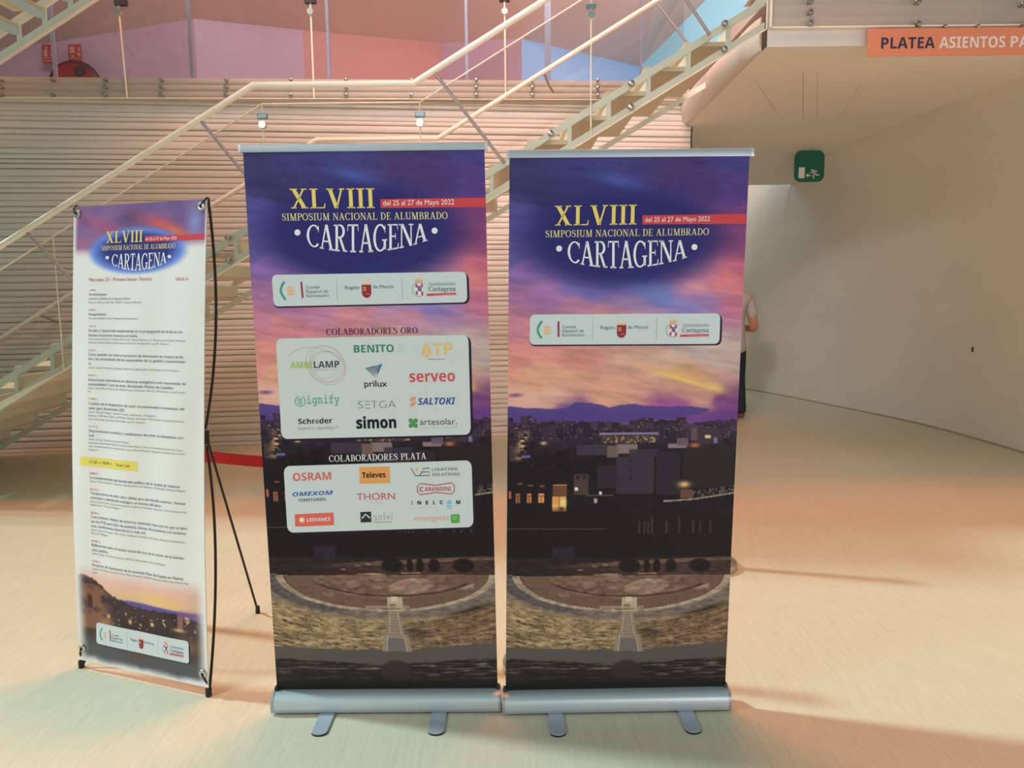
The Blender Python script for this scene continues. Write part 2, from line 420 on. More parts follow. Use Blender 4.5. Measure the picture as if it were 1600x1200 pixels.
for yy, nm in ((YN, 'near'), (YFAR, 'far')):
    s1 = MB(); bar(s1, B0, B1, yy, yy + 0.035); lower = part(s1, 'lower_stringer', M['steel_paint'])
    s2 = MB(); bar(s2, B2, B3, yy, yy + 0.035); part(s2, 'upper_stringer', M['steel_paint'])
    for X in posts:
        if X < XA + 0.1: continue
        q = MB(); q.box((X - 0.014, yy + 0.004, zb(X) + B1 - 0.01), (X + 0.014, yy + 0.03, zb(X) + B2 + 0.01)); part(q, 'stringer_spacer', M['steel_paint'])
for X in posts:
    zt = zb(X) + 0.078
    if zt < 0.03: continue
    t = MB(); t.box((X - 0.295, YN + 0.036, zt - 0.03), (X + 0.0, YFAR - 0.001, zt)); part(t, 'tread', M['tread'])
    t = MB(); t.box((X - 0.006, YN + 0.036, zt - 0.002), (X + 0.012, YFAR - 0.001, zt + 0.085)); part(t, 'riser_plate', M['steel_paint'])
t = MB(); t.box((XB - 0.02, YN + 0.036, ZL + 0.05), (XC + 0.15, YFAR - 0.001, ZL + 0.10)); part(t, 'landing_plate', M['tread'])
# handrail
HR, FR = 1.036, 0.988
def railz(off, x, sh=0.05):
    return ZL + off + (min(0.0, x - (XB - sh)) * SL1 if x < XC - sh else (x - (XC - sh)) * SL2)
def rail(y, off, x0=XA - 0.3, x1=XD):
    return [(x, y, railz(off, x)) for x in (x0, XB - 0.05, XC - 0.05, x1)]
q = MB(); q.tube(rail(YN - 0.10, HR), 0.021, 14); nearrail = part(q, 'handrail', M['rail'], smooth=True)
q = MB(); q.tube(rail(YFAR + 0.12, FR), 0.021, 14); farrail = part(q, 'handrail', M['rail'], smooth=True)
for (x0, y0) in ((40, 370), (312, 190), (677, 115), (1005, 0)):
    p = at(x0, y0, YN - 0.10); X = p[0]; Zt = railz(HR, X)
    X2 = X + 0.47; q = MB(); q.tube([(X, YN - 0.10, Zt), (X2, YN - 0.012, zb(X2) + B3 - 0.02)], 0.012, 10); part(q, 'handrail_strut', M['strut'], smooth=True)
for (x0, y0) in ((62, 510), (849, 122), (1024, 14)):
    p = at(x0, y0, YFAR + 0.12); X = p[0]; Zt = railz(FR, X)
    q = MB()
    if x0 == 1024: q.tube([(X, YFAR + 0.12, Zt), (X + 0.42, YFAR + 0.05, zb(X + 0.42) + B3)], 0.011, 10)
    else: q.tube([(X, YFAR + 0.12, Zt), (X + 0.06, YFAR + 0.3, Zt - 0.08), (X + 0.10, YFAR + 0.36, Zt - 0.12)], 0.011, 10)
    part(q, 'handrail_bracket', M['strut'], smooth=True)
# glass side with joints, clamps and bolts
GO = 0.931
gx = [XA - 0.3, -3.22, XB - 0.02, XC - 0.02, 0.565, XL - 0.012]
def gtop(x): return railz(GO, x, 0.02)
def gbot(x):
    zb_ = zb(x); return max(0.05, zb_ - 0.004)
for a, b in zip(gx[:-1], gx[1:]):
    a2, b2 = a + 0.004, b - 0.004
    xs = [a2] + [x for x in (XB - 0.02, XB, XC - 0.02, XC) if a2 < x < b2] + [b2]
    poly = [(x, gbot(x)) for x in xs] + [(x, gtop(x)) for x in reversed(xs)]
    q = MB(); q.prism(poly, YN - 0.024, YN - 0.012); gp = part(q, 'glass_panel', M['glass'])
    q = MB()
    q.tube([(x, YN - 0.018, gtop(x)) for x in xs], 0.0055, 6); part(q, 'glass_edge', M['edge'])
    q = MB(); q.tube([(x, YN - 0.018, gbot(x)) for x in xs], 0.0055, 6); part(q, 'glass_edge', M['edge'])
    q = MB(); q.tube([(b, YN - 0.018, gbot(b)), (b, YN - 0.018, gtop(b))], 0.005, 6); part(q, 'glass_edge', M['edge'])
for x in gx[2:5]:
    q = MB(); q.box((x - 0.034, YN - 0.034, gtop(x) - 0.10), (x + 0.034, YN + 0.0, gtop(x) - 0.065)); part(q, 'glass_clamp', M['clamp'], bevel=0.004)
    q = MB(); q.lathe([(0.0, -0.02), (0.026, -0.02), (0.026, 0.012), (0, 0.012)], (x, YN - 0.02, gtop(x) - 0.14), 16, 'y'); part(q, 'glass_clamp', M['chrome'], smooth=True)
bolt = [(0.0, -0.026), (0.017, -0.022), (0.022, -0.012), (0.022, 0.0), (0.010, 0.002), (0.010, 0.04), (0, 0.04)]
for (x, y) in ((357, 371), (358, 407), (860, 208), (860, 262), (986, 130), (985, 167), (1132, 37), (1131, 77)):
    p = at(x, y, YN - 0.02); q = MB(); q.lathe(bolt, (p[0], YN - 0.024, p[2]), 14, 'y'); part(q, 'glass_bolt', M['bolt'], smooth=True)

# upper flight, only its far stringer and the ends of its steps come into view
up = empty('staircase', (-5.6, 6.3, 3.5))
tag(up, 'upper stair flight crossing the top left corner with pale blue step edges', 'staircase')
YU = 7.0; P0 = at(0, 95, YU); P1 = at(145, 0, YU); SU = (P1[2] - P0[2]) / (P1[0] - P0[0])
def zu(X): return P0[2] + (X - P0[0]) * SU
def ubar(o0, o1, name, m):
    q = MB(); q.prism([(-5.9, zu(-5.9)+o0), (-2.7, zu(-2.7)+o0), (-2.7, zu(-2.7)+o1), (-5.9, zu(-5.9)+o1)], YU, YU + 0.035); part(q, name, m, up)
ubar(0.0, 0.066, 'lower_stringer', M['steel_paint']); ubar(0.19, 0.262, 'upper_stringer', M['rail'])
q = MB(); q.prism([(-5.9, zu(-5.9)-0.012), (-2.7, zu(-2.7)-0.012), (-2.7, zu(-2.7)+0.002), (-5.9, zu(-5.9)+0.002)], YU - 0.012, YU + 0.035); part(q, 'stringer_edge', M['rail'], up)
run = 42 / F_PX * YU
for i in range(-4, 7):
    px = 70 + 42 * i; X = at(px, 42, YU)[0]; zt = zu(X) + 0.105
    q = MB(); q.box((X - 0.05, YU - 1.5, zt - 0.0), (X + 0.0, YU + 0.0, zt + 0.055)); part(q, 'step_edge', M['tread_blue'], up)
    q = MB(); q.box((X - run - 0.02, YU - 1.5, zt + 0.058), (X - 0.0, YU - 0.001, zt + 0.085)); part(q, 'tread', M['tread'], up)
    q = MB(); q.box((X - 0.02, YU + 0.003, zu(X - 0.01) + 0.05), (X + 0.012, YU + 0.03, zu(X) + 0.20)); part(q, 'stringer_spacer', M['steel_paint'], up)

# ------------------------------------------------------------------ gallery balustrade on the back wall
bal = empty('glass_balustrade', (-3.0, wally(-3.0), 3.36))
tag(bal, 'clear glass balustrade bolted to the gallery edge above ribbed wall', 'balustrade')
jx = [at(x, y, Y)[0] for x, y, Y in ((-250, 152, 7.3), (208, 152, 7.62), (494, 153, 7.8), (790, 154, 8.0), (1066, 155, 8.2))]
for a, b in zip(jx[:-1], jx[1:]):
    q = MB(); vs = []
    for X in (a + 0.004, b - 0.004):
        for dy in (-0.10, -0.088):
            for zz in (slabz(X), slabz(X) + 1.25): vs.append((X, wally(X) + dy, zz))
    q.add(vs, [(0, 1, 5, 4), (2, 6, 7, 3), (0, 2, 3, 1), (4, 5, 7, 6), (1, 3, 7, 5), (0, 4, 6, 2)]); part(q, 'glass_panel', M['glass'], bal)
    q = MB(); q.tube([(X, wally(X) - 0.094, slabz(X) + 0.0) for X in (a, b)], 0.006, 6); part(q, 'glass_edge', M['edge'], bal)
for X in jx[1:4]:
    q = MB(); q.tube([(X, wally(X) - 0.094, slabz(X)), (X - 0.035 * (X < -2), wally(X) - 0.094, slabz(X) + 1.25)], 0.009, 6); part(q, 'glass_edge', M['edge'], bal)
    q = MB(); q.lathe([(0, -0.02), (0.03, -0.02), (0.03, 0.02), (0, 0.02)], (X - 0.02 * (X < -2), wally(X) - 0.1, at(X / (wally(X)) * F_PX + 800, 18, wally(X) - 0.1)[2]), 14, 'y'); part(q, 'glass_clamp', M['chrome'], bal, True)
    q = MB(); q.box((X - 0.05, wally(X) - 0.12, at(490, 3, wally(X) - 0.1)[2] - 0.01), (X + 0.05, wally(X) - 0.06, at(490, 3, wally(X) - 0.1)[2] + 0.04)); part(q, 'glass_clamp', M['dim'], bal)
for x in (2, 83, 165, 253, 354, 455, 541, 643, 744, 832, 934):
    for y in (125.5, 137, 149):
        if x in (83, 455, 643) and y == 137: continue
        X = at(x, y, 7.75)[0]
        for _ in range(3): X = at(x, y, wally(X) - 0.1)[0]
        p = at(x, y, wally(X) - 0.1); q = MB(); q.lathe([(r * 0.8, h) for r, h in bolt], (p[0], p[1] - 0.004, p[2]), 12, 'y'); part(q, 'glass_bolt', M['bolt'], bal, True)
for (x, tw) in ((88, 0.014), (301, 0.014), (515, 0.014), (730, 0.013), (856, 0.03), (1001, 0.012)):
    X = at(x, 121, 7.8)[0]
    for _ in range(3): X = at(x, 121, wally(X) + 0.1)[0]
    q = MB(); q.box((X - tw, wally(X) + 0.08, slabz(X) + 0.16), (X + tw, wally(X) + 0.11, slabz(X) + 1.5)); part(q, 'baluster_post', M['post'], bal)

# landing balustrade with its bolts
lb = empty('glass_balustrade', (3.4, YF - 0.03, 3.38))
tag(lb, 'glass balustrade bolted to the landing edge above the orange sign', 'balustrade')
for a, b in ((XL + 0.012, 3.2), (3.21, 4.35)):
    q = MB(); q.box((a, YF - 0.034, 3.276), (b, YF - 0.022, 4.5)); part(q, 'glass_panel', M['glass'], lb)
    q = MB(); q.box((a, YF - 0.036, 3.272), (b, YF - 0.018, 3.282)); part(q, 'glass_edge', M['edge'], lb)
q = MB(); q.box((XL + 0.006, YF - 0.036, 3.272), (XL + 0.018, YF - 0.02, 4.5)); part(q, 'glass_edge', M['edge'], lb)
for x, yl in ((1265, (3, 20, 37)), (1433, (4, 38)), (1598, (8, 40)), (1475, (42,)), (1526, (42,))):
    for y in yl:
        p = at(x, y, YF - 0.03); q = MB(); sc_ = 0.6 if len(yl) == 1 else 1.0
        q.lathe([(r * sc_, h) for r, h in bolt], (p[0], YF - 0.034, p[2]), 14, 'y'); part(q, 'glass_bolt', M['bolt'], lb, True)

# ------------------------------------------------------------------ text on a plane
SERIF, ROMAN, SANSB, SANSBI, MONO, SANS, SANSI = 'serif', 'roman', 'sansb', 'sansbi', 'mono', 'sans', 'sansi'
_base = {'serif': (0x1D400, 0x1D41A, 0x1D7CE), 'sansb': (0x1D5D4, 0x1D5EE, 0x1D7EC), 'sansbi': (0x1D63C, 0x1D656, 0x1D7EC),
         'mono': (0x1D670, 0x1D68A, 0x1D7F6), 'sansi': (0x1D608, 0x1D622, 0x1D7E2)}
def styled(s, st):
    if st not in _base: return s
    U, L, N = _base[st]; o = ''
    for c in s:
        if 'A' <= c <= 'Z': o += chr(U + ord(c) - 65)
        elif 'a' <= c <= 'z': o += chr(L + ord(c) - 97)
        elif '0' <= c <= '9': o += chr(N + ord(c) - 48)
        else: o += c
    return o
_tc = bpy.data.curves.new('lettering', 'FONT'); _to = bpy.data.objects.new('lettering', _tc); COL.objects.link(_to)
_tc.resolution_u = 3
_cap = {}
def glyphs(s, st, thin=0.0, spacing=1.0):
    if st == 'roman': return roman(s, 0.135 + thin, 0.055 + thin * 0.2)
    _tc.body = styled(s, st); _tc.offset = thin; _tc.space_character = spacing
    dg = bpy.context.evaluated_depsgraph_get(); dg.update()
    me = bpy.data.meshes.new_from_object(_to.evaluated_get(dg))
    v = np.array([tuple(x.co)[:2] for x in me.vertices]).reshape(-1, 2); f = [tuple(p.vertices) for p in me.polygons]
    bpy.data.meshes.remove(me); return v, f
def cap(st):
    if st == 'roman': return 1.0
    if st not in _cap:
        v, _ = glyphs('H', st); _cap[st] = v[:, 1].max()
    return _cap[st]

# a drawn roman alphabet: stems, hairlines and bracketless serifs on a unit cap height
def roman(body, T=0.13, t=0.05, gap=0.07):
    V = []; Fc = []
    def strip(pts, ws):
        p = np.array(pts, float); n = len(p); o = len(V)
        for i in range(n):
            d = p[min(i+1, n-1)] - p[max(i-1, 0)]; d = d/(np.linalg.norm(d)+1e-9); nn = np.array([-d[1], d[0]])*ws[i]/2
            V.append(p[i]+nn); V.append(p[i]-nn)
        for i in range(n-1): Fc.append((o+2*i, o+2*i+1, o+2*i+3, o+2*i+2))
    def quad(*q): o = len(V); V.extend(np.array(q, float)); Fc.append((o, o+1, o+2, o+3))
    def rect(x0, y0, x1, y1): quad((x0, y0), (x1, y0), (x1, y1), (x0, y1))
    def serif(x, y, w=0.13):
        rect(x-w, y, x+w, y+t) if y < 0.5 else rect(x-w, y-t, x+w, y)
    def stem(x, w=T, a=0.0, b=1.0, lo=True, hi=True):
        rect(x-w/2, a, x+w/2, b)
        if lo: serif(x, a, w/2+0.085)
        if hi: serif(x, b, w/2+0.085)
    def diag(a, b, w):
        (xa, ya), (xb, yb) = a, b; quad((xa-w/2, ya), (xa+w/2, ya), (xb+w/2, yb), (xb-w/2, yb))
    def arc(cx, cy, rx, ry, a0, a1, n=24, tt=None):
        an = np.radians(np.linspace(a0, a1, n)); th = tt or t
        strip([(cx+rx*math.cos(q), cy+ry*math.sin(q)) for q in an], [th+(T-th)*abs(math.cos(q))**1.5 for q in an])
    X = 0.0
    for ch in body:
        if ch == ' ': X += 0.34; continue
        V0 = len(V)
        if ch == 'I': stem(0.16); w = 0.32
        elif ch == 'L': stem(0.17); rect(0.17, 0, 0.58, t); quad((0.54, 0), (0.60, 0), (0.62, 0.26), (0.59, 0.26)); w = 0.62
        elif ch == 'V': diag((0.12, 1), (0.37, 0), T*1.05); diag((0.60, 1), (0.37, 0), t*1.2); serif(0.13, 1, 0.14); serif(0.60, 1, 0.11); w = 0.72
        elif ch == 'X': diag((0.13, 1), (0.56, 0), T*1.15); diag((0.55, 1), (0.12, 0), t*1.3); serif(0.14, 1, 0.15); serif(0.55, 1, 0.11); serif(0.13, 0, 0.11); serif(0.56, 0, 0.14); w = 0.70
        elif ch == 'S':
            P = [(0.49, 0.70), (0.475, 0.86), (0.38, 0.95), (0.26, 0.97), (0.14, 0.92), (0.085, 0.80), (0.11, 0.67), (0.22, 0.58), (0.34, 0.50), (0.47, 0.40), (0.50, 0.25), (0.44, 0.11), (0.30, 0.03), (0.17, 0.05), (0.085, 0.14), (0.06, 0.30)]
            strip(P, [t, t, t, t*1.1, T*.7, T*.9, T, T*1.05, T*1.1, T, T*.9, T*.7, t*1.1, t, t, t]); w = 0.57
        elif ch == 'M':
            stem(0.13, t); diag((0.16, 1), (0.44, 0), T*1.1); diag((0.71, 1), (0.44, 0), t*1.2); stem(0.74, T); serif(0.13, 1, 0.12); w = 0.90
        elif ch == 'N': stem(0.13, t); diag((0.16, 1), (0.62, 0), T*1.1); stem(0.62, t, lo=False); serif(0.12, 1, 0.12); w = 0.74
        elif ch == 'P': stem(0.16); arc(0.30, 0.735, 0.235, 0.24, -90, 90); rect(0.16, 0.47, 0.30, 0.47+t); rect(0.16, 1-t, 0.30, 1); w = 0.58
        elif ch == 'R': stem(0.16); arc(0.30, 0.745, 0.22, 0.23, -90, 90); rect(0.16, 0.49, 0.32, 0.49+t); rect(0.16, 1-t, 0.30, 1); diag((0.33, 0.51), (0.56, 0), T); serif(0.60, 0, 0.09); w = 0.68
        elif ch == 'B': stem(0.16); arc(0.29, 0.755, 0.20, 0.22, -90, 90); arc(0.30, 0.275, 0.245, 0.25, -90, 90); [rect(0.16, y, 0.31, y+t) for y in (0, 0.505, 1-t)]; w = 0.60
        elif ch == 'D': stem(0.16); arc(0.27, 0.5, 0.35, 0.475, -90, 90); rect(0.16, 0, 0.28, t); rect(0.16, 1-t, 0.28, 1); w = 0.68
        elif ch == 'E':
            stem(0.16); rect(0.16, 0, 0.54, t); rect(0.16, 1-t, 0.52, 1); rect(0.16, 0.49, 0.42, 0.49+t); quad((0.50, 0), (0.56, 0), (0.58, 0.24), (0.55, 0.24)); quad((0.50, 1), (0.53, 1), (0.54, 0.78), (0.51, 0.78)); rect(0.40, 0.40, 0.43, 0.63); w = 0.60
        elif ch in 'CG':
            arc(0.37, 0.5, 0.30, 0.475, 40, 318)
            quad((0.60, 0.68), (0.63, 0.68), (0.63, 0.98), (0.60, 0.90))
            if ch == 'G': stem(0.60, T, 0.06, 0.40, lo=False, hi=False); rect(0.46, 0.385, 0.73, 0.385+t*0.8)
            w = 0.74 if ch == 'G' else 0.68
        elif ch == 'O': arc(0.38, 0.5, 0.31, 0.475, 0, 360, 40); w = 0.76
        elif ch == 'A': diag((0.33, 1), (0.10, 0), t*1.2); diag((0.34, 1), (0.60, 0), T*1.1); rect(0.19, 0.30, 0.50, 0.30+t); serif(0.10, 0, 0.10); serif(0.60, 0, 0.13); w = 0.72
        elif ch == 'T': stem(0.32, hi=False); rect(0.05, 1-t, 0.59, 1); quad((0.03, 0.76), (0.06, 0.76), (0.08, 1), (0.05, 1)); quad((0.58, 0.76), (0.61, 0.76), (0.59, 1), (0.56, 1)); w = 0.64
        elif ch == 'U': stem(0.15, lo=False, a=0.28); stem(0.58, t, lo=False, a=0.28); arc(0.365, 0.28, 0.215, 0.255, 180, 360, tt=t); w = 0.72
        else: w = 0.3
        for i in range(V0, len(V)): V[i] = V[i] + np.array([X, 0])
        X += w + gap
    return np.array(V), Fc

def homography(src, dst):
    A = []; b = []
    for (x, y), (u, v) in zip(src, dst):
        A.append([x, y, 1, 0, 0, 0, -u*x, -u*y]); b.append(u)
        A.append([0, 0, 0, x, y, 1, -v*x, -v*y]); b.append(v)
    h = np.linalg.solve(np.array(A, float), np.array(b, float)); return np.append(h, 1).reshape(3, 3)

GAIN = 1.58
def ink(rgb):
    c = lin(rgb) * GAIN; g = (c @ np.array([0.3, 0.55, 0.15]))[..., None]
    return np.clip(c * 0.88 + g * 0.12, 0.002, 0.92)

class Canvas:
    """flat printed sheet: measured layout coordinates -> metres on the sheet"""
    def __init__(s, quad, Wd, Ht):
        s.W, s.H = Wd, Ht
        s.h = homography(quad, [(0, 0), (Wd, 0), (Wd, Ht), (0, Ht)]); s.hi = np.linalg.inv(s.h)
        s.v = []; s.c = []; s.f = []; s.n = 0
    def uv(s, x, y):
        x = np.asarray(x, float); y = np.asarray(y, float)
        w = s.h[2, 0]*x + s.h[2, 1]*y + s.h[2, 2]
        return np.stack([(s.h[0, 0]*x+s.h[0, 1]*y+s.h[0, 2])/w, (s.h[1, 0]*x+s.h[1, 1]*y+s.h[1, 2])/w], -1)
    def px(s, u, v):
        w = s.hi[2, 0]*u + s.hi[2, 1]*v + s.hi[2, 2]
        return (s.hi[0, 0]*u+s.hi[0, 1]*v+s.hi[0, 2])/w, (s.hi[1, 0]*u+s.hi[1, 1]*v+s.hi[1, 2])/w
    def put(s, uv, f, color, layer):
        uv = np.asarray(uv, float)
        P = np.column_stack([uv[:, 0], uv[:, 1], np.full(len(uv), layer * 0.0004)])
        s.v.append(P); c = np.asarray(color, float)
        s.c.append(np.tile(c, (len(uv), 1)) if c.ndim == 1 else c)
        s.f += [tuple(i + s.n for i in q) for q in f]; s.n += len(uv)
    def poly(s, pts, color, layer=1):
        p = np.array(pts, float); s.put(s.uv(p[:, 0], p[:, 1]), [tuple(range(len(p)))], ink(color), layer)
    def rrect(s, q, r, color, layer=1, grow=0.0, shift=(0, 0)):
        q = np.array(q, float) + np.array(shift); c = q.mean(0); q = c + (q - c) * (1 + grow)
        Wd = np.linalg.norm(q[1] - q[0]); Hh = np.linalg.norm(q[3] - q[0]); na, nb = 36, 8
        e = np.concatenate([np.linspace(0, r/Wd, 8), np.linspace(r/Wd, 1-r/Wd, na-14)[1:-1], np.linspace(1-r/Wd, 1, 8)]) if r > 0 else np.linspace(0, 1, na)
        pts = []; na = len(e)
        for a in e:
            dx = max(0.0, r - min(a, 1-a)*Wd); ins = (r - math.sqrt(max(0, r*r - dx*dx)))/Hh if r > 0 else 0
            for b in np.linspace(ins, 1-ins, nb): pts.append((q[0]*(1-a)+q[1]*a)*(1-b) + (q[3]*(1-a)+q[2]*a)*b)
        pts = np.array(pts); f = [(i*nb+j, i*nb+j+1, (i+1)*nb+j+1, (i+1)*nb+j) for i in range(na-1) for j in range(nb-1)]
        s.put(s.uv(pts[:, 0], pts[:, 1]), f, ink(color), layer)
    def ell(s, c, rx, ry, color, layer=2, rot=0.0, n=28):
        t = np.linspace(0, 2*np.pi, n, endpoint=False); ca, sa = math.cos(rot), math.sin(rot)
        X, Y = rx*np.cos(t), ry*np.sin(t)
        s.poly(np.column_stack([c[0]+X*ca-Y*sa, c[1]+X*sa+Y*ca]), color, layer)
    def stroke(s, pts, w, color, layer=2, closed=False):
        p = np.array(pts, float); n = len(p); L = []; R = []
        for i in range(n):
            a = p[i-1] if (i > 0 or closed) else p[i]; b = p[(i+1) % n] if (i < n-1 or closed) else p[i]
            t = b - a; t = t/(np.linalg.norm(t)+1e-9); nn = np.array([-t[1], t[0]])*w/2; L.append(p[i]+nn); R.append(p[i]-nn)
        allp = np.array(L + R); f = [(i, (i+1) % n, (i+1) % n+n, i+n) for i in range(n if closed else n-1)]
        s.put(s.uv(allp[:, 0], allp[:, 1]), f, ink(color), layer)
    def ring(s, c, rx, ry, w, color, layer=2, rot=0.0, a0=0.0, a1=2*np.pi, n=40):
        full = abs(a1-a0) > 6.28; t = np.linspace(a0, a1, n, endpoint=not full); ca, sa = math.cos(rot), math.sin(rot)
        X, Y = rx*np.cos(t), ry*np.sin(t)
        s.stroke(np.column_stack([c[0]+X*ca-Y*sa, c[1]+X*sa+Y*ca]), w, color, layer, full)
    def text(s, body, p0, p1, h, color, st=SANS, layer=3, thin=0.0, level=False, spacing=1.0):
        v, f = glyphs(body, st, thin, spacing)
        if len(v) == 0: return
        a = s.uv(*p0)
        if level: b = np.array([s.uv(p1, p0[1])[0], a[1]])
        else: b = s.uv(*p1)
        hu = abs(a[1] - s.uv(p0[0], p0[1] - h)[1])
        x0, x1 = v[:, 0].min(), v[:, 0].max(); k = (v[:, 0]-x0)/(x1-x0)
        P = a + (b-a)*k[:, None]; P[:, 1] -= v[:, 1]*hu/cap(st)
        s.put(P, f, ink(color), layer)
    def arch(s, body, tl, tr, hl, hc, hr, color, st=SERIF, layer=3, thin=0.0, spacing=0.9):
        v, f = (roman(body, 0.125, 0.06, 0.0) if st == ROMAN else glyphs(body, st, thin, spacing)); x0, x1 = v[:, 0].min(), v[:, 0].max(); k = (v[:, 0]-x0)/(x1-x0)
        hh = hl*(1-k)*(1-2*k) + hc*4*k*(1-k) + hr*k*(2*k-1)
        d = (cap(st) - v[:, 1])/cap(st)
        X = tl[0]+(tr[0]-tl[0])*k; Y = tl[1]+(tr[1]-tl[1])*k + hh*d
        s.put(s.uv(X, Y), f, ink(color), layer)
    def picture(s, nu, nv, fn):
        u, v = np.meshgrid(np.linspace(0, s.W, nu), np.linspace(0, s.H, nv)); X, Y = s.px(u, v)
        col = fn(X, Y, u/s.W, v/s.H)
        idx = np.arange(nu*nv).reshape(nv, nu)
        q = np.stack([idx[:-1, :-1], idx[1:, :-1], idx[1:, 1:], idx[:-1, 1:]], -1).reshape(-1, 4)
        s.put(np.column_stack([u.ravel(), v.ravel()]), q.tolist(), ink(np.clip(col, 0, 255).reshape(-1, 3)), 0)
    def build(s, name, parent, place):
        """place(u, v, d) -> x, y, z arrays in the parent's frame"""
        P = np.concatenate(s.v); C = np.concatenate(s.c)
        X, Y, Z = place(P[:, 0], P[:, 1], P[:, 2])
        me = bpy.data.meshes.new(name); me.from_pydata(np.column_stack([X, Y, Z]).tolist(), [], s.f)
        at_ = me.color_attributes.new('print_colour', 'FLOAT_COLOR', 'POINT')
        at_.data.foreach_set('color', np.column_stack([C, np.ones(len(C))]).astype(np.float32).ravel())
        me.materials.append(M['print']); me.update()
        o = bpy.data.objects.new(name, me); COL.objects.link(o); o.parent = parent; return o

# ------------------------------------------------------------------ picture maths
def vnoise(x, y, seed):
    xi = np.floor(x).astype(int); yi = np.floor(y).astype(int); fx = x-xi; fy = y-yi
    fx = fx*fx*(3-2*fx); fy = fy*fy*(3-2*fy)
    def h(a, b):
        n = (a*374761393 + b*668265263 + seed*974711) & 0x7fffffff
        n = ((n ^ (n >> 13))*1274126177) & 0x7fffffff
        return ((n ^ (n >> 16)) & 0xffff)/65535.0
    return (h(xi, yi)*(1-fx)+h(xi+1, yi)*fx)*(1-fy)+(h(xi, yi+1)*(1-fx)+h(xi+1, yi+1)*fx)*fy
def fbm(x, y, seed, o=4):
    t = 0; a = 0.5; n = 0
    for i in range(o):
        t = t+a*vnoise(x*2**i, y*2**i, seed+i); n += a; a *= 0.55
    return t/n
def sst(a, b, x):
    t = np.clip((x-a)/(b-a), 0, 1); return t*t*(3-2*t)
def mix(img, col, m):
    return img*(1-m[..., None]) + np.asarray(col, float)*m[..., None]
def box(X, Y, x0, x1, y0, y1, s=0.8):
    return sst(x0-s, x0+s, X)*(1-sst(x1-s, x1+s, X))*sst(y0-s, y0+s, Y)*(1-sst(y1-s, y1+s, Y))
def blob(X, Y, cx, cy, rx, ry, a=0.0):
    dx, dy = X-cx, Y-cy; ca, sa = math.cos(a), math.sin(a)
    return np.exp(-(((dx*ca+dy*sa)/rx)**2 + ((-dx*sa+dy*ca)/ry)**2))

SKY = [(800,250,52,50,92),(840,300,50,46,90),(900,258,52,50,104),(960,250,58,54,112),(1050,256,62,48,98),(1160,250,64,56,118),(1150,300,76,52,118),
 (1100,290,66,48,104),(1165,345,112,54,108),(1160,380,120,56,104),(800,340,74,66,132),(795,400,86,74,140),(812,425,122,88,150),(800,460,150,96,142),(850,470,142,96,150),
 (920,452,104,90,156),(1000,440,92,96,170),(1040,465,96,108,172),(1092,448,182,112,140),(1060,430,150,96,136),(1150,425,172,82,112),(1140,450,196,104,112),(1150,482,180,98,124),(900,490,168,106,138),
 (800,500,172,104,126),(850,520,190,112,122),(1095,470,150,108,158),(1080,485,120,104,164),(950,505,190,118,128),(1040,500,178,116,140),(800,560,196,120,112),(900,560,192,122,110),(1000,560,190,142,122),
 (1100,555,176,152,146),(1150,560,172,146,140),(1080,588,190,138,104),(1040,572,184,150,130),(850,590,202,142,112),(840,622,206,152,132),(950,615,200,138,112),(1000,600,192,132,114),(1100,628,182,126,110),(1140,640,112,58,112),(1150,655,98,50,112),(1050,655,140,62,128),(900,655,92,56,126)]
def base_sky(X, Y):
    nx = (fbm(X/60+3, Y/28, 5)-0.5)*46; ny = (fbm(X/55+9, Y/26+4, 8)-0.5)*30
    A, B = X+nx, Y+ny; num = 0; den = 0
    for (x, y, r, g, b) in SKY:
        w = 1.0/(((A-x)/1.6)**2+(B-y)**2+60.0)**2; num = num+w[..., None]*np.array([r, g, b], float); den = den+w
    img = num/den[..., None]
    st = fbm(X/46+Y/60, Y/9-X/60, 21, 5)-0.5
    return img*(1+0.30*st[..., None])

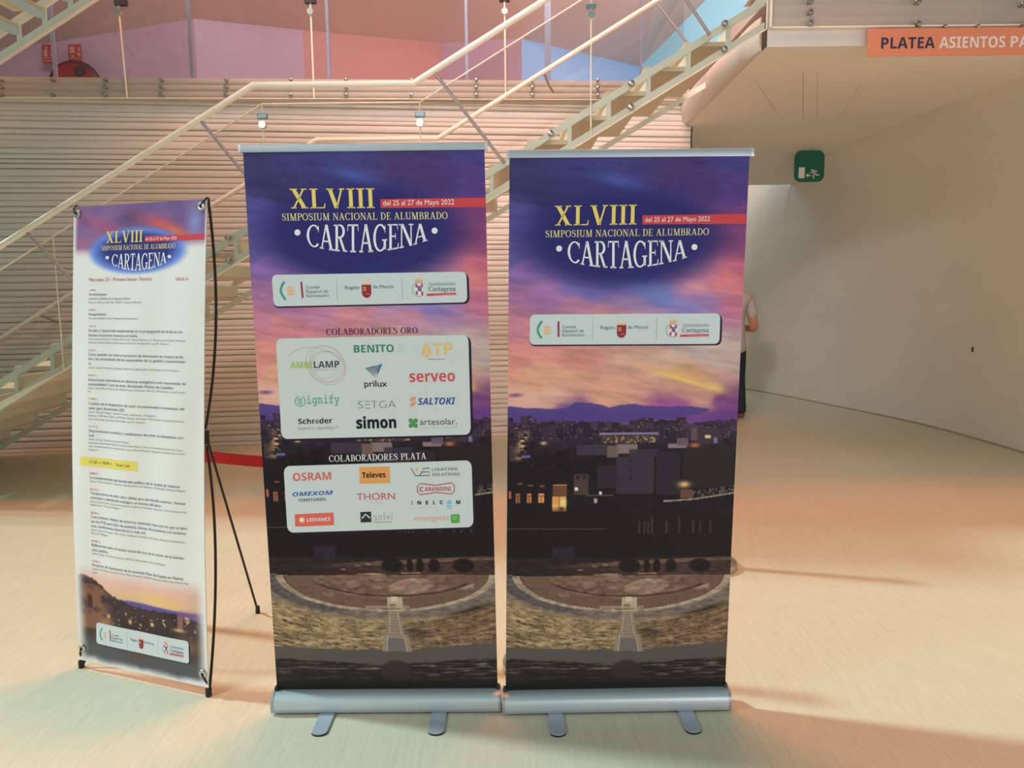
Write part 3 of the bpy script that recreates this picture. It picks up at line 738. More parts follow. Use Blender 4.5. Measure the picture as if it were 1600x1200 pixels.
def rollup_picture(X, Y, U, V):
    img = base_sky(X, Y)
    # blue drifts, red cloud and yellow streaks
    img = mix(img, (66, 84, 160), 0.75*blob(X, Y, 972, 284, 44, 10, 0.30)*(0.5+fbm(X/12, Y/6, 3)))
    img = mix(img, (120, 134, 192), 0.55*blob(X, Y, 1000, 447, 26, 8)); img = mix(img, (112, 126, 186), 0.5*blob(X, Y, 1050, 472, 34, 7, 0.2))
    img = mix(img, (206, 112, 104), 0.6*blob(X, Y, 1138, 432, 22, 9, 0.5)); img = mix(img, (206, 132, 132), 0.5*blob(X, Y, 1092, 452, 18, 7, 0.4))
    img = mix(img, (206, 150, 86), 0.8*blob(X, Y, 1062, 590, 46, 9, 0.22)); img = mix(img, (214, 178, 76), 0.85*blob(X, Y, 1070, 598, 52, 3.6, 0.30))
    img = mix(img, (210, 172, 84), 0.8*blob(X, Y, 1118, 610, 18, 7, 0.3)); img = mix(img, (212, 160, 118), 0.5*blob(X, Y, 900, 585, 60, 5, 0.12))
    r = np.sqrt(((X-972)/172)**2+((Y-372)/86)**2)
    img = mix(img, (37, 36, 96), 0.96*sst(1.14, 0.66, r))
    # violet cloud bank and haze
    img = mix(img, (92, 52, 122), sst(638, 660, Y)*0.9)
    img = mix(img, (150, 66, 130), 0.6*blob(X, Y, 1020, 664, 60, 3))
    e = (fbm(X/14, Y/10, 31)-0.5)*7
    tops = np.interp(X, [760, 795, 830, 865, 888, 900, 925, 940, 955, 968, 985, 1015, 1050, 1080, 1098, 1110, 1113, 1200], [640, 637, 640, 642, 639, 632, 633, 636, 640, 637, 635, 638, 641, 640, 642, 645, 662, 664])
    bots = np.interp(X, [760, 900, 960, 1010, 1060, 1100, 1112], [664, 668, 666, 662, 658, 652, 646])
    img = mix(img, (72, 54, 122), 0.92*sst(-1.2, 1.2, Y-tops-e*0.5)*sst(-2.0, 2.5, bots-Y))
    img = mix(img, (86, 48, 104), 0.8*blob(X, Y, 805, 619, 12, 3))
    # the city at dusk
    sk = 664+3*np.sin(X/17)+np.round(vnoise(X/9, X*0+2, 41)*5)-2.5
    for (a, b, t) in ((814, 830, 652), (835, 840, 656), (847, 860, 662), (860, 900, 661), (985, 1000, 661), (1000, 1024, 658), (1058, 1074, 657), (795, 802, 655), (1138, 1150, 661)):
        sk = np.where((X > a) & (X < b), np.minimum(sk, t), sk)
    city = sst(-0.7, 0.7, Y-sk)
    blk = vnoise(np.floor(X/11), np.floor(Y/9+np.floor(X/11)*0.37), 51)
    dep = sst(664, 730, Y)
    cc = np.array([52, 38, 54])*(1-dep[..., None])+np.array([34, 29, 33])*dep[..., None]
    cc = cc*(0.78+0.5*blk[..., None]*(1-dep*0.6)[..., None])
    img = img*(1-city[..., None])+cc*city[..., None]
    sp = vnoise(X/1.7, Y/1.7, 61); img = mix(img, (196, 150, 110), city*sst(0.86, 0.95, sp)*(Y < 690)*0.75)
    img = mix(img, (150, 108, 84), city*sst(0.93, 0.97, sp)*(Y > 690)*(Y < 760)*0.5)
    R = lambda x0, x1, y0, y1, c, a=1.0, s=0.8: mix(img, c, box(X, Y, x0, x1, y0, y1, s)*a)
    st_ = fbm(X/6, Y/4, 71)
    lm = np.exp(-((X-(818-(Y-690)*0.30))/7.0)**2)*sst(672, 682, Y)*(1-sst(716, 728, Y)); img = mix(img, (206, 158, 104), lm*sst(0.35, 0.62, st_))
    img = R(796, 812, 700, 724, (96, 72, 66), 0.5); img = R(815, 829, 715, 719, (92, 96, 150), 0.9)
    img = mix(img, (200, 160, 110), blob(X, Y, 850, 696, 5, 2.5))
    img = R(938, 1031, 680.5, 684, (122, 114, 150), 0.95); img = R(940, 1028, 684, 697, (66, 52, 52), 0.9)
    img = mix(img, (168, 132, 82), box(X, Y, 942, 1026, 686, 697)*sst(0.60, 0.72, vnoise(X/2.2, Y/2.5, 75))*0.8)
    img = R(965, 998, 699, 714, (124, 102, 104), 0.95); img = R(950, 968, 701, 720, (108, 84, 80), 0.9); img = R(902, 950, 699, 716, (60, 50, 64), 0.9)
    img = R(985, 1030, 707, 720, (54, 46, 60), 0.9); img = R(1046, 1075, 699, 706, (134, 112, 110), 0.9); img = R(1060, 1078, 690, 703, (96, 78, 92), 0.9)
    img = R(1082, 1092, 674, 694, (96, 76, 84), 0.8); img = R(1092, 1126, 674, 700, (60, 46, 54), 0.9); img = R(1104, 1113, 686, 691, (214, 170, 110), 1.0)
    img = mix(img, (170, 92, 62), blob(X, Y, 1088, 702, 8, 4)); img = R(1118, 1123, 690, 699, (110, 108, 150), 0.9)
    img = R(965, 1024, 719, 778, (54, 46, 54), 0.95); img = R(935, 965, 733, 768, (44, 38, 46), 0.95); img = R(1028, 1065, 712, 780, (46, 38, 46), 0.8)
    img = R(1070, 1150, 706, 770, (40, 32, 34), 0.85)
    for yy in (725, 740, 753): img = R(986, 990, yy-2, yy+2, (38, 32, 40), 0.9)
    img = R(794, 895, 745, 815, (30, 26, 28), 0.9); img = R(898, 921, 746, 779, (74, 54, 54), 0.95)
    for a in (901, 912): img = R(a, a+6, 748, 754, (40, 32, 36), 0.9)
    for (x, y) in ((809, 759), (826, 762), (844, 763)): img = R(x, x+8, y, y+2.5, (126, 72, 52), 0.95)
    img = R(795, 799, 772, 784, (176, 88, 58), 0.9)
    for (x, w_, c_) in ((806, 7, (156, 88, 56)), (824, 7, (196, 116, 62)), (842, 9, (220, 140, 66))):
        img = R(x, x+w_, 776, 791, c_, 0.95); img = R(x+w_/2-0.7, x+w_/2+0.7, 781, 791, (60, 34, 30), 0.8); img = R(x-1, x+w_+1, 779.5, 780.8, (50, 32, 30), 0.8)
    img = R(865, 887, 763, 780, (110, 66, 48), 0.9); img = R(865, 887, 762, 764, (190, 110, 66), 0.9)
    img = R(864, 886, 781, 805, (224, 142, 62), 0.95); img = mix(img, (246, 206, 110), blob(X, Y, 881, 791, 5, 6)); img = R(864, 886, 795, 797, (240, 190, 110), 0.8); img = R(874, 875.5, 781, 805, (120, 66, 36), 0.8)
    img = mix(img, (60, 34, 24), blob(X, Y, 879, 801, 3.5, 3))
    img = R(899.5, 904.5, 767, 772, (240, 232, 200), 1.0); img = R(938, 942, 774, 779, (244, 240, 214), 1.0); img = R(930, 935, 785, 792, (176, 164, 148), 0.9)
    img = R(918, 960, 779, 781, (90, 84, 72), 0.8)
    img = mix(img, (212, 164, 100), blob(X, Y, 1072, 764, 9, 5)); img = R(1066, 1086, 772, 786, (110, 74, 56), 0.8)
    rd = 790-np.clip((X-1050), 0, 200)*0.07-np.clip((X-1090), 0, 200)*0.08
    img = mix(img, (140, 130, 112), (np.abs(Y-rd) < 1.2)*(X > 1040)*0.9); img = mix(img, (88, 78, 68), (Y < rd)*(Y > rd-13)*(X > 1085)*sst(0.5, 0.7, vnoise(X/2.5, Y/2.5, 81))*0.9)
    low = sst(795, 812, Y)*(1-sst(872, 884, Y)); img = mix(img, (30, 26, 27), low*0.85)
    for x in (1000, 1008, 1014, 1020, 1043, 1063, 1085, 1096, 1112): img = R(x, x+3.5, 822 if x not in (1020, 1063) else 814, 842, (72, 56, 54), 0.65)
    img = mix(img, (66, 56, 58), 0.8*(np.abs(Y-(832+((X-795)*0.012))) < 1.0)*(X < 950)); img = mix(img, (60, 52, 76), 0.8*box(X, Y, 864, 900, 862, 886, 4)*fbm(X/4, Y/4, 83))
    # the roman theatre
    th = sst(876, 884, Y)
    n1 = fbm(X/9, Y/3.2, 91, 5); n2 = fbm(X/26, Y/2.0+X/90, 95, 5)
    tex = (0.68+0.64*n1)
    g = np.zeros(X.shape+(3,))+np.array([46, 36, 36])
    rw = 893-(X-830)*0.048
    g = mix(g, (112, 82, 64), sst(830, 1010, X)*(np.abs(Y-rw-3) < 3.2)*0.9); g = mix(g, (70, 50, 44), (Y > rw+6)*(Y < 908)*sst(860, 960, X)*0.8)
    for (cx, rx_) in ((987, 17), (1098, 17), (1052, 9), (1030, 6), (1014, 5)): g = mix(g, (34, 26, 26), 0.95*sst(1.15, 0.85, np.sqrt(((X-cx)/rx_)**2+((Y-893)/11)**2)))
    for (a, b, y) in ((905, 932, 913), (930, 975, 907), (943, 968, 906), (1000, 1030, 905), (905, 913, 899), (928, 936, 893), (945, 953, 891)): g = mix(g, (150, 122, 98), box(X, Y, a, b, y-1.0, y+1.0, 0.5)*0.8)
    rr_ = np.sqrt(((X-975)/162)**2+((Y-906)/56)**2); lowr = Y > 906
    orch = sst(1.01, 0.98, rr_)*(Y > 908)
    g = mix(g, (112, 84, 68), orch); g = mix(g, (92, 70, 56), orch*sst(0.45, 0.7, n1)*(rr_ > 0.72))
    g = mix(g, (142, 110, 94), orch*sst(1.08, 0.95, np.sqrt(((X-1014)/35)**2+((Y-926+(X-1014)*0.10)/12)**2)))
    for (cx, cy, rx_, ry_) in ((923, 922, 12, 6), (963, 913, 13, 5), (883, 938, 9, 4), (962, 928, 9, 2.5), (922, 938, 8, 2)): g = mix(g, (134, 104, 88), orch*0.8*sst(1.1, 0.9, np.sqrt(((X-cx)/rx_)**2+((Y-cy)/ry_)**2)))
    ir = np.sqrt(((X-985)/130)**2+((Y-906)/35)**2); g = mix(g, (58, 42, 36), orch*(np.abs(ir-1) < 0.028)*(Y > 922)*0.85)
    g = mix(g, (176, 150, 124), 0.75*box(X, Y, 1075, 1112, 918, 930, 3)*(Y > 940-(X-1060)*0.35))
    rim = (rr_ > 1.0)*(rr_ < 1.075)*(Y > 908); g = mix(g, (158, 136, 112), rim*0.95)
    walk = (rr_ >= 1.075)*(rr_ < 1.40)*(Y > 906); g = mix(g, (112, 98, 86), walk*1.0); g = mix(g, (82, 74, 74), walk*(rr_ < 1.22)*sst(940, 860, X)*0.8)
    g = mix(g, (156, 126, 84), walk*sst(1.22, 1.36, rr_)*0.8)
    sw = (rr_ >= 1.36)*(Y > 925); gold = np.array([158, 130, 90])*(1-sst(900, 1120, X)[..., None])+np.array([134, 100, 72])*sst(900, 1120, X)[..., None]
    seat = gold*(0.55+0.72*fbm(X/22, rr_*34, 97, 4))[..., None]; g = np.where(sw[..., None], seat, g)
    g = mix(g, (50, 40, 34), sw*sst(0.56, 0.76, fbm(X/10, rr_*48, 98, 4))*0.8); g = mix(g, (186, 160, 116), sw*sst(0.62, 0.8, fbm(X/16, rr_*60, 198, 4))*0.5)
    g = mix(g, (50, 40, 32), 0.85*blob(X, Y, 1110, 962, 44, 4.5, -0.25)); g = mix(g, (66, 52, 40), 0.6*blob(X, Y, 1015, 1000, 22, 14))
    g = g*tex[..., None]
    yp = 1028+np.where(X < 985, (985-X)*-0.050, (X-985)*-0.085)+np.where(X < 925, 2.5, 0)
    path = sst(-1, 1, Y-yp); g = mix(g, (86, 78, 72), path)
    yr = 1044+np.abs(X-960)*-0.065+6*n1
    rub = sst(-2, 2, Y-yr-4); rc = np.array([44, 38, 34])+np.array([120, 96, 78])*(np.clip(n2-0.52, 0, 1)*2.4*sst(1088, 1052, Y))[..., None]; g = g*(1-rub[..., None])+rc*rub[..., None]
    g = mix(g, (52, 48, 45), sst(1.15, 0.85, np.sqrt(((X-983)/24)**2+((Y-1060)/17)**2))*0.95); g = mix(g, (30, 28, 27), sst(1066, 1086, Y)*0.85)
    # stairs on the axis
    sx = 984+(Y-968)*0.03; hw = 9+(Y-968)*0.16+np.where(Y > 1002, 5, 0); stx = sst(1, -1, np.abs(X-sx)-hw)*(Y > 966)*(Y < 1029)
    g = mix(g, (142, 122, 102), stx*0.9); g = mix(g, (98, 80, 66), stx*(np.mod(Y-966, 4.4) < 1.0)*(Y < 1006)*0.6); g = mix(g, (104, 94, 92), stx*(np.abs(X-sx) < hw*0.62)*(Y > 1008)*0.9)
    g = mix(g, (176, 156, 130), stx*(np.abs(np.abs(X-sx)-hw*0.66) < 0.9)*0.6)
    g = mix(g, (178, 156, 130), box(X, Y, 975, 999, 943, 961)*0.95); g = mix(g, (196, 176, 150), box(X, Y, 981, 991, 942, 950)*0.9); g = mix(g, (104, 84, 70), box(X, Y, 978, 988, 954, 962)*0.9)
    g = mix(g, (162, 140, 116), box(X, Y, 940, 1010, 956.5, 961)*0.7)
    return img*(1-th[..., None])+g*th[..., None]*0.96

def logo_strip(c, q, s=1.0):
    """white strip with the three institutions; q = TL, TR, BR, BL in layout coordinates"""
    q = np.array(q, float)
    L = lambda a, b: tuple((q[0]*(1-a)+q[1]*a)*(1-b)+(q[3]*(1-a)+q[2]*a)*b)
    Hh = np.linalg.norm(q[3]-q[0]); Wd = np.linalg.norm(q[1]-q[0])
    c.rrect(q, 9*s, (46, 32, 50), 1, 0.012, (1.6*s, 2.2*s)); c.rrect(q, 8*s, (178, 186, 186), 2)
    T = lambda t, a, b, a1, h, col, st=SANS, thin=0.0: c.text(t, L(a, b), L(a1, b), h*Hh, col, st, 4, thin)
    c.stroke([L(0.064+0.0-0.022*math.sin(math.pi*t), 0.22+0.57*t) for t in np.linspace(0, 1, 12)], 0.0125*Wd, (44, 142, 116), 3)
    for b in (0.43, 0.53, 0.63): c.poly([L(0.075, b-0.045), L(0.105, b-0.045), L(0.119, b+0.0), L(0.095, b+0.008), L(0.108, b+0.03), L(0.075, b+0.035)], (206, 158, 110), 3)
    c.poly([L(0.145, 0.25), L(0.155, 0.22), L(0.158, 0.74), L(0.148, 0.76)], (140, 42, 58), 3)
    T('Comité', 0.172, 0.46, 0.243, 0.10, (92, 98, 102)); T('Español de', 0.172, 0.595, 0.285, 0.10, (92, 98, 102)); T('Iluminación', 0.172, 0.73, 0.288, 0.10, (92, 98, 102))
    for a in (0.332, 0.667): c.stroke([L(a, 0.12), L(a, 0.88)], 0.6*s, (132, 138, 140), 3)
    T('Región', 0.373, 0.50, 0.448, 0.11, (74, 80, 86)); T('de Murcia', 0.517, 0.49, 0.623, 0.11, (74, 80, 86))
    c.poly([L(0.459, 0.37), L(0.508, 0.37), L(0.508, 0.62)]+[L(0.4835+0.0245*math.cos(t), 0.62+0.17*math.sin(t)) for t in np.linspace(0, math.pi, 9)]+[L(0.459, 0.62)], (132, 36, 44), 3)
    for a, b in ((0.466, 0.44), (0.475, 0.44), (0.466, 0.51), (0.475, 0.51)): c.poly([L(a, b), L(a+0.007, b), L(a+0.007, b+0.05), L(a, b+0.05)], (196, 140, 96), 4)
    c.stroke([L(0.478, 0.67), L(0.490, 0.64), L(0.498, 0.69)], 0.8*s, (206, 130, 110), 4)
    c.poly([L(0.461, 0.34), L(0.457, 0.24), L(0.466, 0.29), L(0.470, 0.20), L(0.477, 0.27), L(0.483, 0.17), L(0.490, 0.27), L(0.497, 0.20), L(0.500, 0.29), L(0.509, 0.24), L(0.506, 0.34)], (206, 182, 148), 3)
    c.stroke([L(0.461, 0.345), L(0.506, 0.345)], 1.1*s, (190, 146, 92), 4)
    c.poly([L(0.735, 0.33), L(0.731, 0.20), L(0.741, 0.26), L(0.747, 0.18), L(0.754, 0.25), L(0.761, 0.18), L(0.767, 0.26), L(0.776, 0.20), L(0.773, 0.33)], (204, 150, 92), 3)
    c.ring(L(0.754, 0.55), 0.036*Wd, 0.22*Hh, 1.1*s, (96, 158, 138), 3, a0=0.9, a1=2.24+3.1, n=24)
    c.poly([L(0.734, 0.36), L(0.775, 0.36), L(0.775, 0.64), L(0.765, 0.74), L(0.743, 0.74), L(0.734, 0.64)], (206, 196, 196), 3)
    for a, b in ((0.736, 0.37), (0.756, 0.50), (0.736, 0.60), (0.763, 0.37), (0.764, 0.62)): c.poly([L(a, b), L(a+0.011, b), L(a+0.011, b+0.12), L(a, b+0.12)], (180, 62, 74), 4)
    c.poly([L(0.747, 0.44), L(0.762, 0.44), L(0.762, 0.60), L(0.747, 0.60)], (84, 96, 140), 5)
    T('Ayuntamiento', 0.802, 0.44, 0.943, 0.13, (136, 142, 146), SERIF); T('Cartagena', 0.802, 0.62, 0.942, 0.15, (100, 108, 114), SERIF)
    c.poly([L(0.796, 0.69), L(0.943, 0.675), L(0.943, 0.755), L(0.788, 0.77)], (186, 56, 64), 3)
    T('www.cartagena.es', 0.83, 0.745, 0.938, 0.045, (226, 150, 150))

def title(c, xl, xr, base, capn, bar, dt, sp, spcap, arch, dots, dr, level=False):
    c.text('XLVIII', xl, xr, capn, (206, 182, 74), ROMAN, 3, 0.015, level)
    c.rrect(bar, 0, (184, 50, 58), 2)
    c.text('del 25 al 27 de Mayo 2022', dt[0], dt[1], dt[2], (226, 206, 208), SANS, 4, 0.0, level)
    c.text('SIMPOSIUM NACIONAL DE ALUMBRADO', sp[0], sp[1], spcap, (208, 190, 118), ROMAN, 3, -0.015, level)
    c.arch('CARTAGENA', *arch, (206, 212, 222), ROMAN, 3, 0.0)
    for d in dots: c.ell(d, dr, dr*1.02, (206, 212, 222), 3)

# ------------------------------------------------------------------ roll-up banners
def rollup(loc, yaw, tilt, lean, Hs, hb, ht, canvas, label, feet):
    root = empty('roll_up_banner', loc, (0, 0, yaw)); tag(root, label, 'banner', 'roll-up banners')
    def P(u, z, d=0.0):                    # u -1..1 across, z height, d towards the viewer
        k = (z - 0.07) / (Hs - 0.07); hw = hb + (ht - hb) * k
        return u * hw + tilt * z, -d + lean * z, z
    W_, H_ = canvas.W, canvas.H; z0 = 0.070; z1 = Hs - 0.02
    def place(u, v, d):
        U = (u / W_) * 2 - 1; z = z1 - (z1 - z0) * v / H_; k = (z - 0.07) / (Hs - 0.07); hw = (hb + (ht - hb) * k) * 0.983
        bow = 0.0
        return U * hw + tilt * z, lean * z - d - bow, z
    canvas.build('printed_panel', root, place)
    bk = MB(); vs = []
    for (u, z) in ((-1, z0), (1, z0), (1, z1), (-1, z1)):
        x, y, zz = P(u * 0.982, z); vs.append((x, y + 0.0015, zz))
    bk.add(vs, [(3, 2, 1, 0)]); bk.build('panel_backing', M['wallwhite'], root)
    # clamp rail on top
    r = MB(); x0, y0, _ = P(-1, Hs); x1, y1, _ = P(1, Hs)
    prof = [(-0.011, -0.022), (0.011, -0.022), (0.013, -0.012), (0.011, 0.002), (0.0, 0.006), (-0.011, 0.002), (-0.013, -0.012)]
    r.prism_x([(y0 + a, Hs + b - 0.004) for a, b in prof], x0, x1); r.build('top_rail', M['alu'], root, True)
    for s_ in (-1, 1):
        q = MB(); xx = P(s_, Hs)[0]; q.prism_x([(y0 + a * 1.06, Hs + b * 1.04 - 0.004) for a, b in prof], xx - 0.004, xx + 0.004); q.build('rail_end_cap', M['alubase'], root, True)
    # cassette base
    b = MB(); prof = []
    for a in np.linspace(-60, 200, 19):
        t = math.radians(a); prof.append((-0.012 - 0.036 * math.sin(t), 0.040 + 0.030 * -math.cos(t)))
    prof = [(-0.045, 0.008), (-0.050, 0.018), (-0.050, 0.050), (-0.044, 0.064), (-0.030, 0.072), (-0.008, 0.074), (0.012, 0.074), (0.034, 0.066), (0.046, 0.048), (0.046, 0.014), (0.038, 0.006)]
    b.prism_x(prof, -hb + 0.004, hb - 0.004); b.build('base', M['alubase'], root, True)
    s = MB(); s.prism_x([(-0.0515, 0.013), (-0.0515, 0.019), (-0.046, 0.019), (-0.046, 0.013)], -hb + 0.006, hb - 0.006); s.build('base_groove', M['alu'], root)
    for s_ in (-1, 1):
        q = MB(); q.prism_x([(a * 1.03, zz * 1.02) for a, zz in prof], s_ * hb - 0.005, s_ * hb + 0.005); q.build('base_end_cap', M['alu'], root, True)
        q = MB(); q.prism_x([(-0.012, 0.07), (0.014, 0.07), (0.010, 0.088), (-0.008, 0.088)], s_ * hb - 0.006 - 0.006 * s_, s_ * hb + 0.006 - 0.006 * s_); q.build('slot_cap', M['dark'], root)
    for fx in feet:
        q = MB(); w_ = 0.0265; y_b, y_f = 0.10, -0.185
        pts = [(fx - w_, y_b), (fx - w_, y_f + 0.02)] + [(fx - w_ * math.cos(t), y_f + 0.02 - 0.02 * math.sin(t)) for t in np.linspace(0.2, math.pi - 0.2, 9)] + [(fx + w_, y_f + 0.02), (fx + w_, y_b)]
        n = len(pts); q.add([(x, y, 0.003) for x, y in pts] + [(x, y, 0.0075) for x, y in pts], [tuple(range(n)), tuple(range(2*n-1, n-1, -1))] + [(i, i+n, (i+1) % n+n, (i+1) % n) for i in range(n)])
        ft = q.build('foot', M['footalu'], root)
        q = MB(); pts = [(fx - w_ * 1.02, y_f + 0.026), (fx - w_ * 1.02, y_f + 0.018)] + [(fx - w_ * 1.02 * math.cos(t), y_f + 0.018 - 0.021 * math.sin(t)) for t in np.linspace(0.2, math.pi - 0.2, 9)] + [(fx + w_ * 1.02, y_f + 0.018), (fx + w_ * 1.02, y_f + 0.026)]
        n = len(pts); q.add([(x, y, 0.0) for x, y in pts] + [(x, y, 0.0045) for x, y in pts], [tuple(range(n)), tuple(range(2*n-1, n-1, -1))] + [(i, i+n, (i+1) % n+n, (i+1) % n) for i in range(n)])
        q.build('foot_pad', M['dark'], ft)
    q = MB(); q.tube([(0, 0.025, 0.06), (tilt * Hs, lean * Hs + 0.022, Hs - 0.01)], 0.008, 10); q.build('support_pole', M['alu'], root, True)
    return root

c2 = Canvas([(795, 240), (1169, 243), (1140, 1088), (791, 1092)], 0.85, 1.94)
BG = rollup_picture
c2.picture(360, 800, BG)
title(c2, (865.6, 350.6), (993.5, 350.6), 0, 31.5, [(1003, 336.3), (1165, 336.5), (1164.6, 352), (1003, 350.6)], ((1007, 347), (1108, 346.8), 7.4),
      ((851.5, 369), (1106.5, 369)), 11, ((886.5, 376.0), (1073, 376.5), 31.5, 43.5, 27.5), [(873, 387), (1084.5, 387.7)], 4.7)
logo_strip(c2, [(828, 491), (1126, 493), (1125, 541.5), (827, 539)])

c1 = Canvas([(381, 237), (757, 233.5), (778, 1083), (428, 1087)], 0.85, 1.94)
def bg1(X, Y, U, V):
    A, B = c2.px(U * c2.W, V * c2.H); return rollup_picture(A, B, U, V)
c1.picture(360, 800, bg1)
title(c1, (455, 327), (586.5, 326.5), 0, 31, [(595.3, 312.7), (758.6, 310.5), (759, 325), (596, 326.6)], ((599.5, 322.6), (710, 321.0), 8),
      ((442, 346), (700, 343.8)), 11.2, ((480, 352.5), (668.5, 351), 32, 44, 26.5), [(465.5, 364.5), (679.5, 362)], 4.7)
logo_strip(c1, [(424.5, 431), (729, 426), (730.5, 474), (427.5, 480.5)])
def card(q):
    c1.rrect(q, 11, (40, 28, 44), 1, 0.01, (2.4, 2.6)); c1.rrect(q, 10, (178, 186, 184), 2)
c1.text('COLABORADORES ORO', (509.7, 525.6), (653, 523), 10.2, (52, 30, 68), ROMAN, 4, -0.01)
card([(430.3, 531), (732, 524.6), (735.8, 681.5), (438.3, 688.9)])
K = (38, 42, 48)
T1 = lambda *a, **k: c1.text(*a, **k)
T1('AMBI', (453, 577.6), (487.5, 577), 10.2, (150, 172, 58), SANSB, 4); T1('LAMP', (490, 577), (530, 576), 10.4, (58, 66, 76), SANSB, 4); T1('RECICLAMOS LA LUZ', (491, 581), (526, 580.2), 1.8, (130, 130, 140))
OR_ = (178, 138, 120)
c1.ring((508.5, 572.5), 21.5, 21, 0.45, (150, 142, 142), 3); c1.ring((509, 574.5), 26.5, 24.5, 0.6, OR_, 3, 0.2); c1.ring((508.5, 572.5), 34, 27.5, 0.6, OR_, 3, 0.75); c1.ring((511, 571), 30, 26, 0.5, OR_, 3, 0.9)
c1.stroke([(450.5, 558.5), (456, 553), (464, 548.5), (473, 545.5), (484, 544.3), (496, 545.5), (508, 549), (519, 554.5), (529, 562), (536, 570)], 0.6, (160, 140, 130), 3)
T1('BENITO', (553, 552.9), (615.5, 551.8), 11.8, (46, 118, 84), SANSB, 4)
for i, y in enumerate((541, 544.2, 547.4, 550.8)): c1.stroke([(622 - (i % 2), y), (631 + (i == 3) * 2, y - 0.2)], 0.7, (150, 160, 160), 3)
T1('ATP', (657.5, 557.2), (707.5, 556.2), 18.5, (218, 164, 92), SANSB, 4); c1.ell((667, 558), 4.4, 4.2, (178, 186, 184), 5); c1.ell((667, 558), 3.1, 3.0, (218, 164, 92), 6)
c1.stroke([(668.5, 564.3), (670.5, 561.8), (671.5, 563.6), (695.5, 563.0)], 0.9, (110, 104, 96), 3)
tri = [np.array((570.5, 577.3)), np.array((597.3, 570.6)), np.array((587, 593))]
c1.poly(tri, (40, 52, 78), 3); c1.poly([tri[1], tri[1]*0.55+tri[0]*0.45, tri[1]*0.6+tri[2]*0.4], (54, 92, 156), 4)
for i in range(1, 8):
    t = i / 8; c1.stroke([tri[0]*(1-t)+tri[1]*t*0.88+tri[0]*t*0.12, tri[2]*(1-t*0.15)+tri[1]*t*0.15], 0.6, (178, 186, 184), 5); c1.stroke([tri[0]*(1-t)+tri[2]*t, tri[1]*(1-t)*0.62+tri[0]*(1-t)*0.38+tri[2]*t], 0.6, (178, 186, 184), 5)
T1('prilux', (569, 606.3), (605, 606), 9.4, K, SANS, 4, 0.012); T1('serveo', (640, 599), (711, 597.8), 17.5, (192, 62, 68), SANSB, 4)
TE = (56, 146, 130)
c1.ring((468, 629.4), 8.0, 7.9, 1.2, TE, 4, a0=-1.2, a1=4.4); T1('s', (464.7, 634), (471.2, 634), 11.5, TE, MONO, 4); T1('ignify', (478.8, 633.2), (530, 632.2), 11.6, TE, MONO, 4, 0.004)
G5 = (92, 98, 102)
T1('S', (558.7, 640.6), (566.8, 640.5), 11.6, G5, SANS, 4, -0.022)
for y in (629.3, 634.6, 640.2): c1.stroke([(569.5, y), (577.5, y - 0.1)], 0.9, G5, 4)
T1('TGA', (579.5, 640.4), (618.3, 639.6), 11.8, G5, SANS, 4, -0.022)
T1('SALTOKI', (653, 634.9), (712, 633.6), 10.6, (44, 64, 128), SANSBI, 4)
c1.poly([(648.5, 621.6), (649.5, 626), (645.5, 628.5), (641, 630.2), (640.3, 626.5), (643, 623)], (212, 128, 92), 4); c1.poly([(641.5, 637.9), (640.3, 633.8), (644.5, 631.3), (648.6, 629.4), (649.4, 632.6), (647, 636.3)], (212, 128, 92), 4)
T1('Schréder', (465, 665.2), (518.3, 663.6), 8.2, (28, 32, 38), SANSB, 4); T1('Experts in lightability™', (465, 674), (528, 672.6), 4.4, (140, 146, 148), SANS, 4)
T1('simon', (556.3, 671.9), (619, 670.8), 17.5, (28, 34, 42), SANSB, 4, 0.02)
for dx in (-3.7, 3.7):
    for dy in (-3.9, 3.9): c1.ell((645.5 + dx, 663.6 + dy), 3.5, 3.6, (66, 132, 72), 4)
c1.ell((645.5, 663.6), 2.4, 2.4, (66, 132, 72), 3)
T1('artesolar.', (656, 666.4), (714, 665.4), 9.8, (74, 80, 86), SANS, 4); T1('ILUMINACION LED', (657, 671.4), (713.5, 670.4), 1.6, (120, 150, 130), SANS, 4, spacing=1.6)
T1('COLABORADORES PLATA', (513, 724.6), (665.8, 720), 10.2, (214, 216, 216), ROMAN, 4, 0.0)
card([(441, 731.6), (736.8, 721.8), (740, 827), (446.5, 836.6)])
T1('OSRAM', (456, 754.9), (516, 752.6), 12.2, (200, 84, 74), SANSB, 4)
c1.poly([(560, 732.9), (608, 731.8), (609, 757.8), (561, 759.2)], (206, 138, 66), 3); T1('Televes', (565, 749.8), (601.8, 748.8), 8.4, (26, 24, 24), SANSB, 4, 0.01)
c1.stroke([(641.5, 734), (648.8, 746.4), (670.3, 745.8), (670.6, 740), (658.2, 740.4), (661.3, 734.8), (671, 734.4)], 1.1, K, 4); c1.stroke([(655.4, 746.2), (659, 739.5)], 1.1, K, 4); c1.poly([(647, 734.6), (654.3, 734.4), (650.7, 740.8)], (206, 160, 72), 4)
T1('LIGHTING', (674.6, 738.7), (714.4, 737.6), 4.6, (64, 72, 82), SANSB, 4, -0.02, spacing=1.1); T1('SOLUTIONS', (675, 746.6), (718.6, 745.6), 4.6, (64, 72, 82), SANSB, 4, -0.02, spacing=1.1)
T1('OMEXOM', (455, 779.2), (519, 776), 6.4, (44, 84, 152), SANSBI, 4); T1('TERRITORIES', (463.5, 788), (507.4, 785.8), 4.9, (54, 62, 72), SANSB, 4, -0.015)
T1('THORN', (556.5, 785), (616.4, 783.4), 10.4, (186, 64, 78), SANS, 4); T1('LIGHTING', (577, 790.2), (596, 789.8), 1.7, (186, 130, 138), SANS, 4, spacing=1.4)
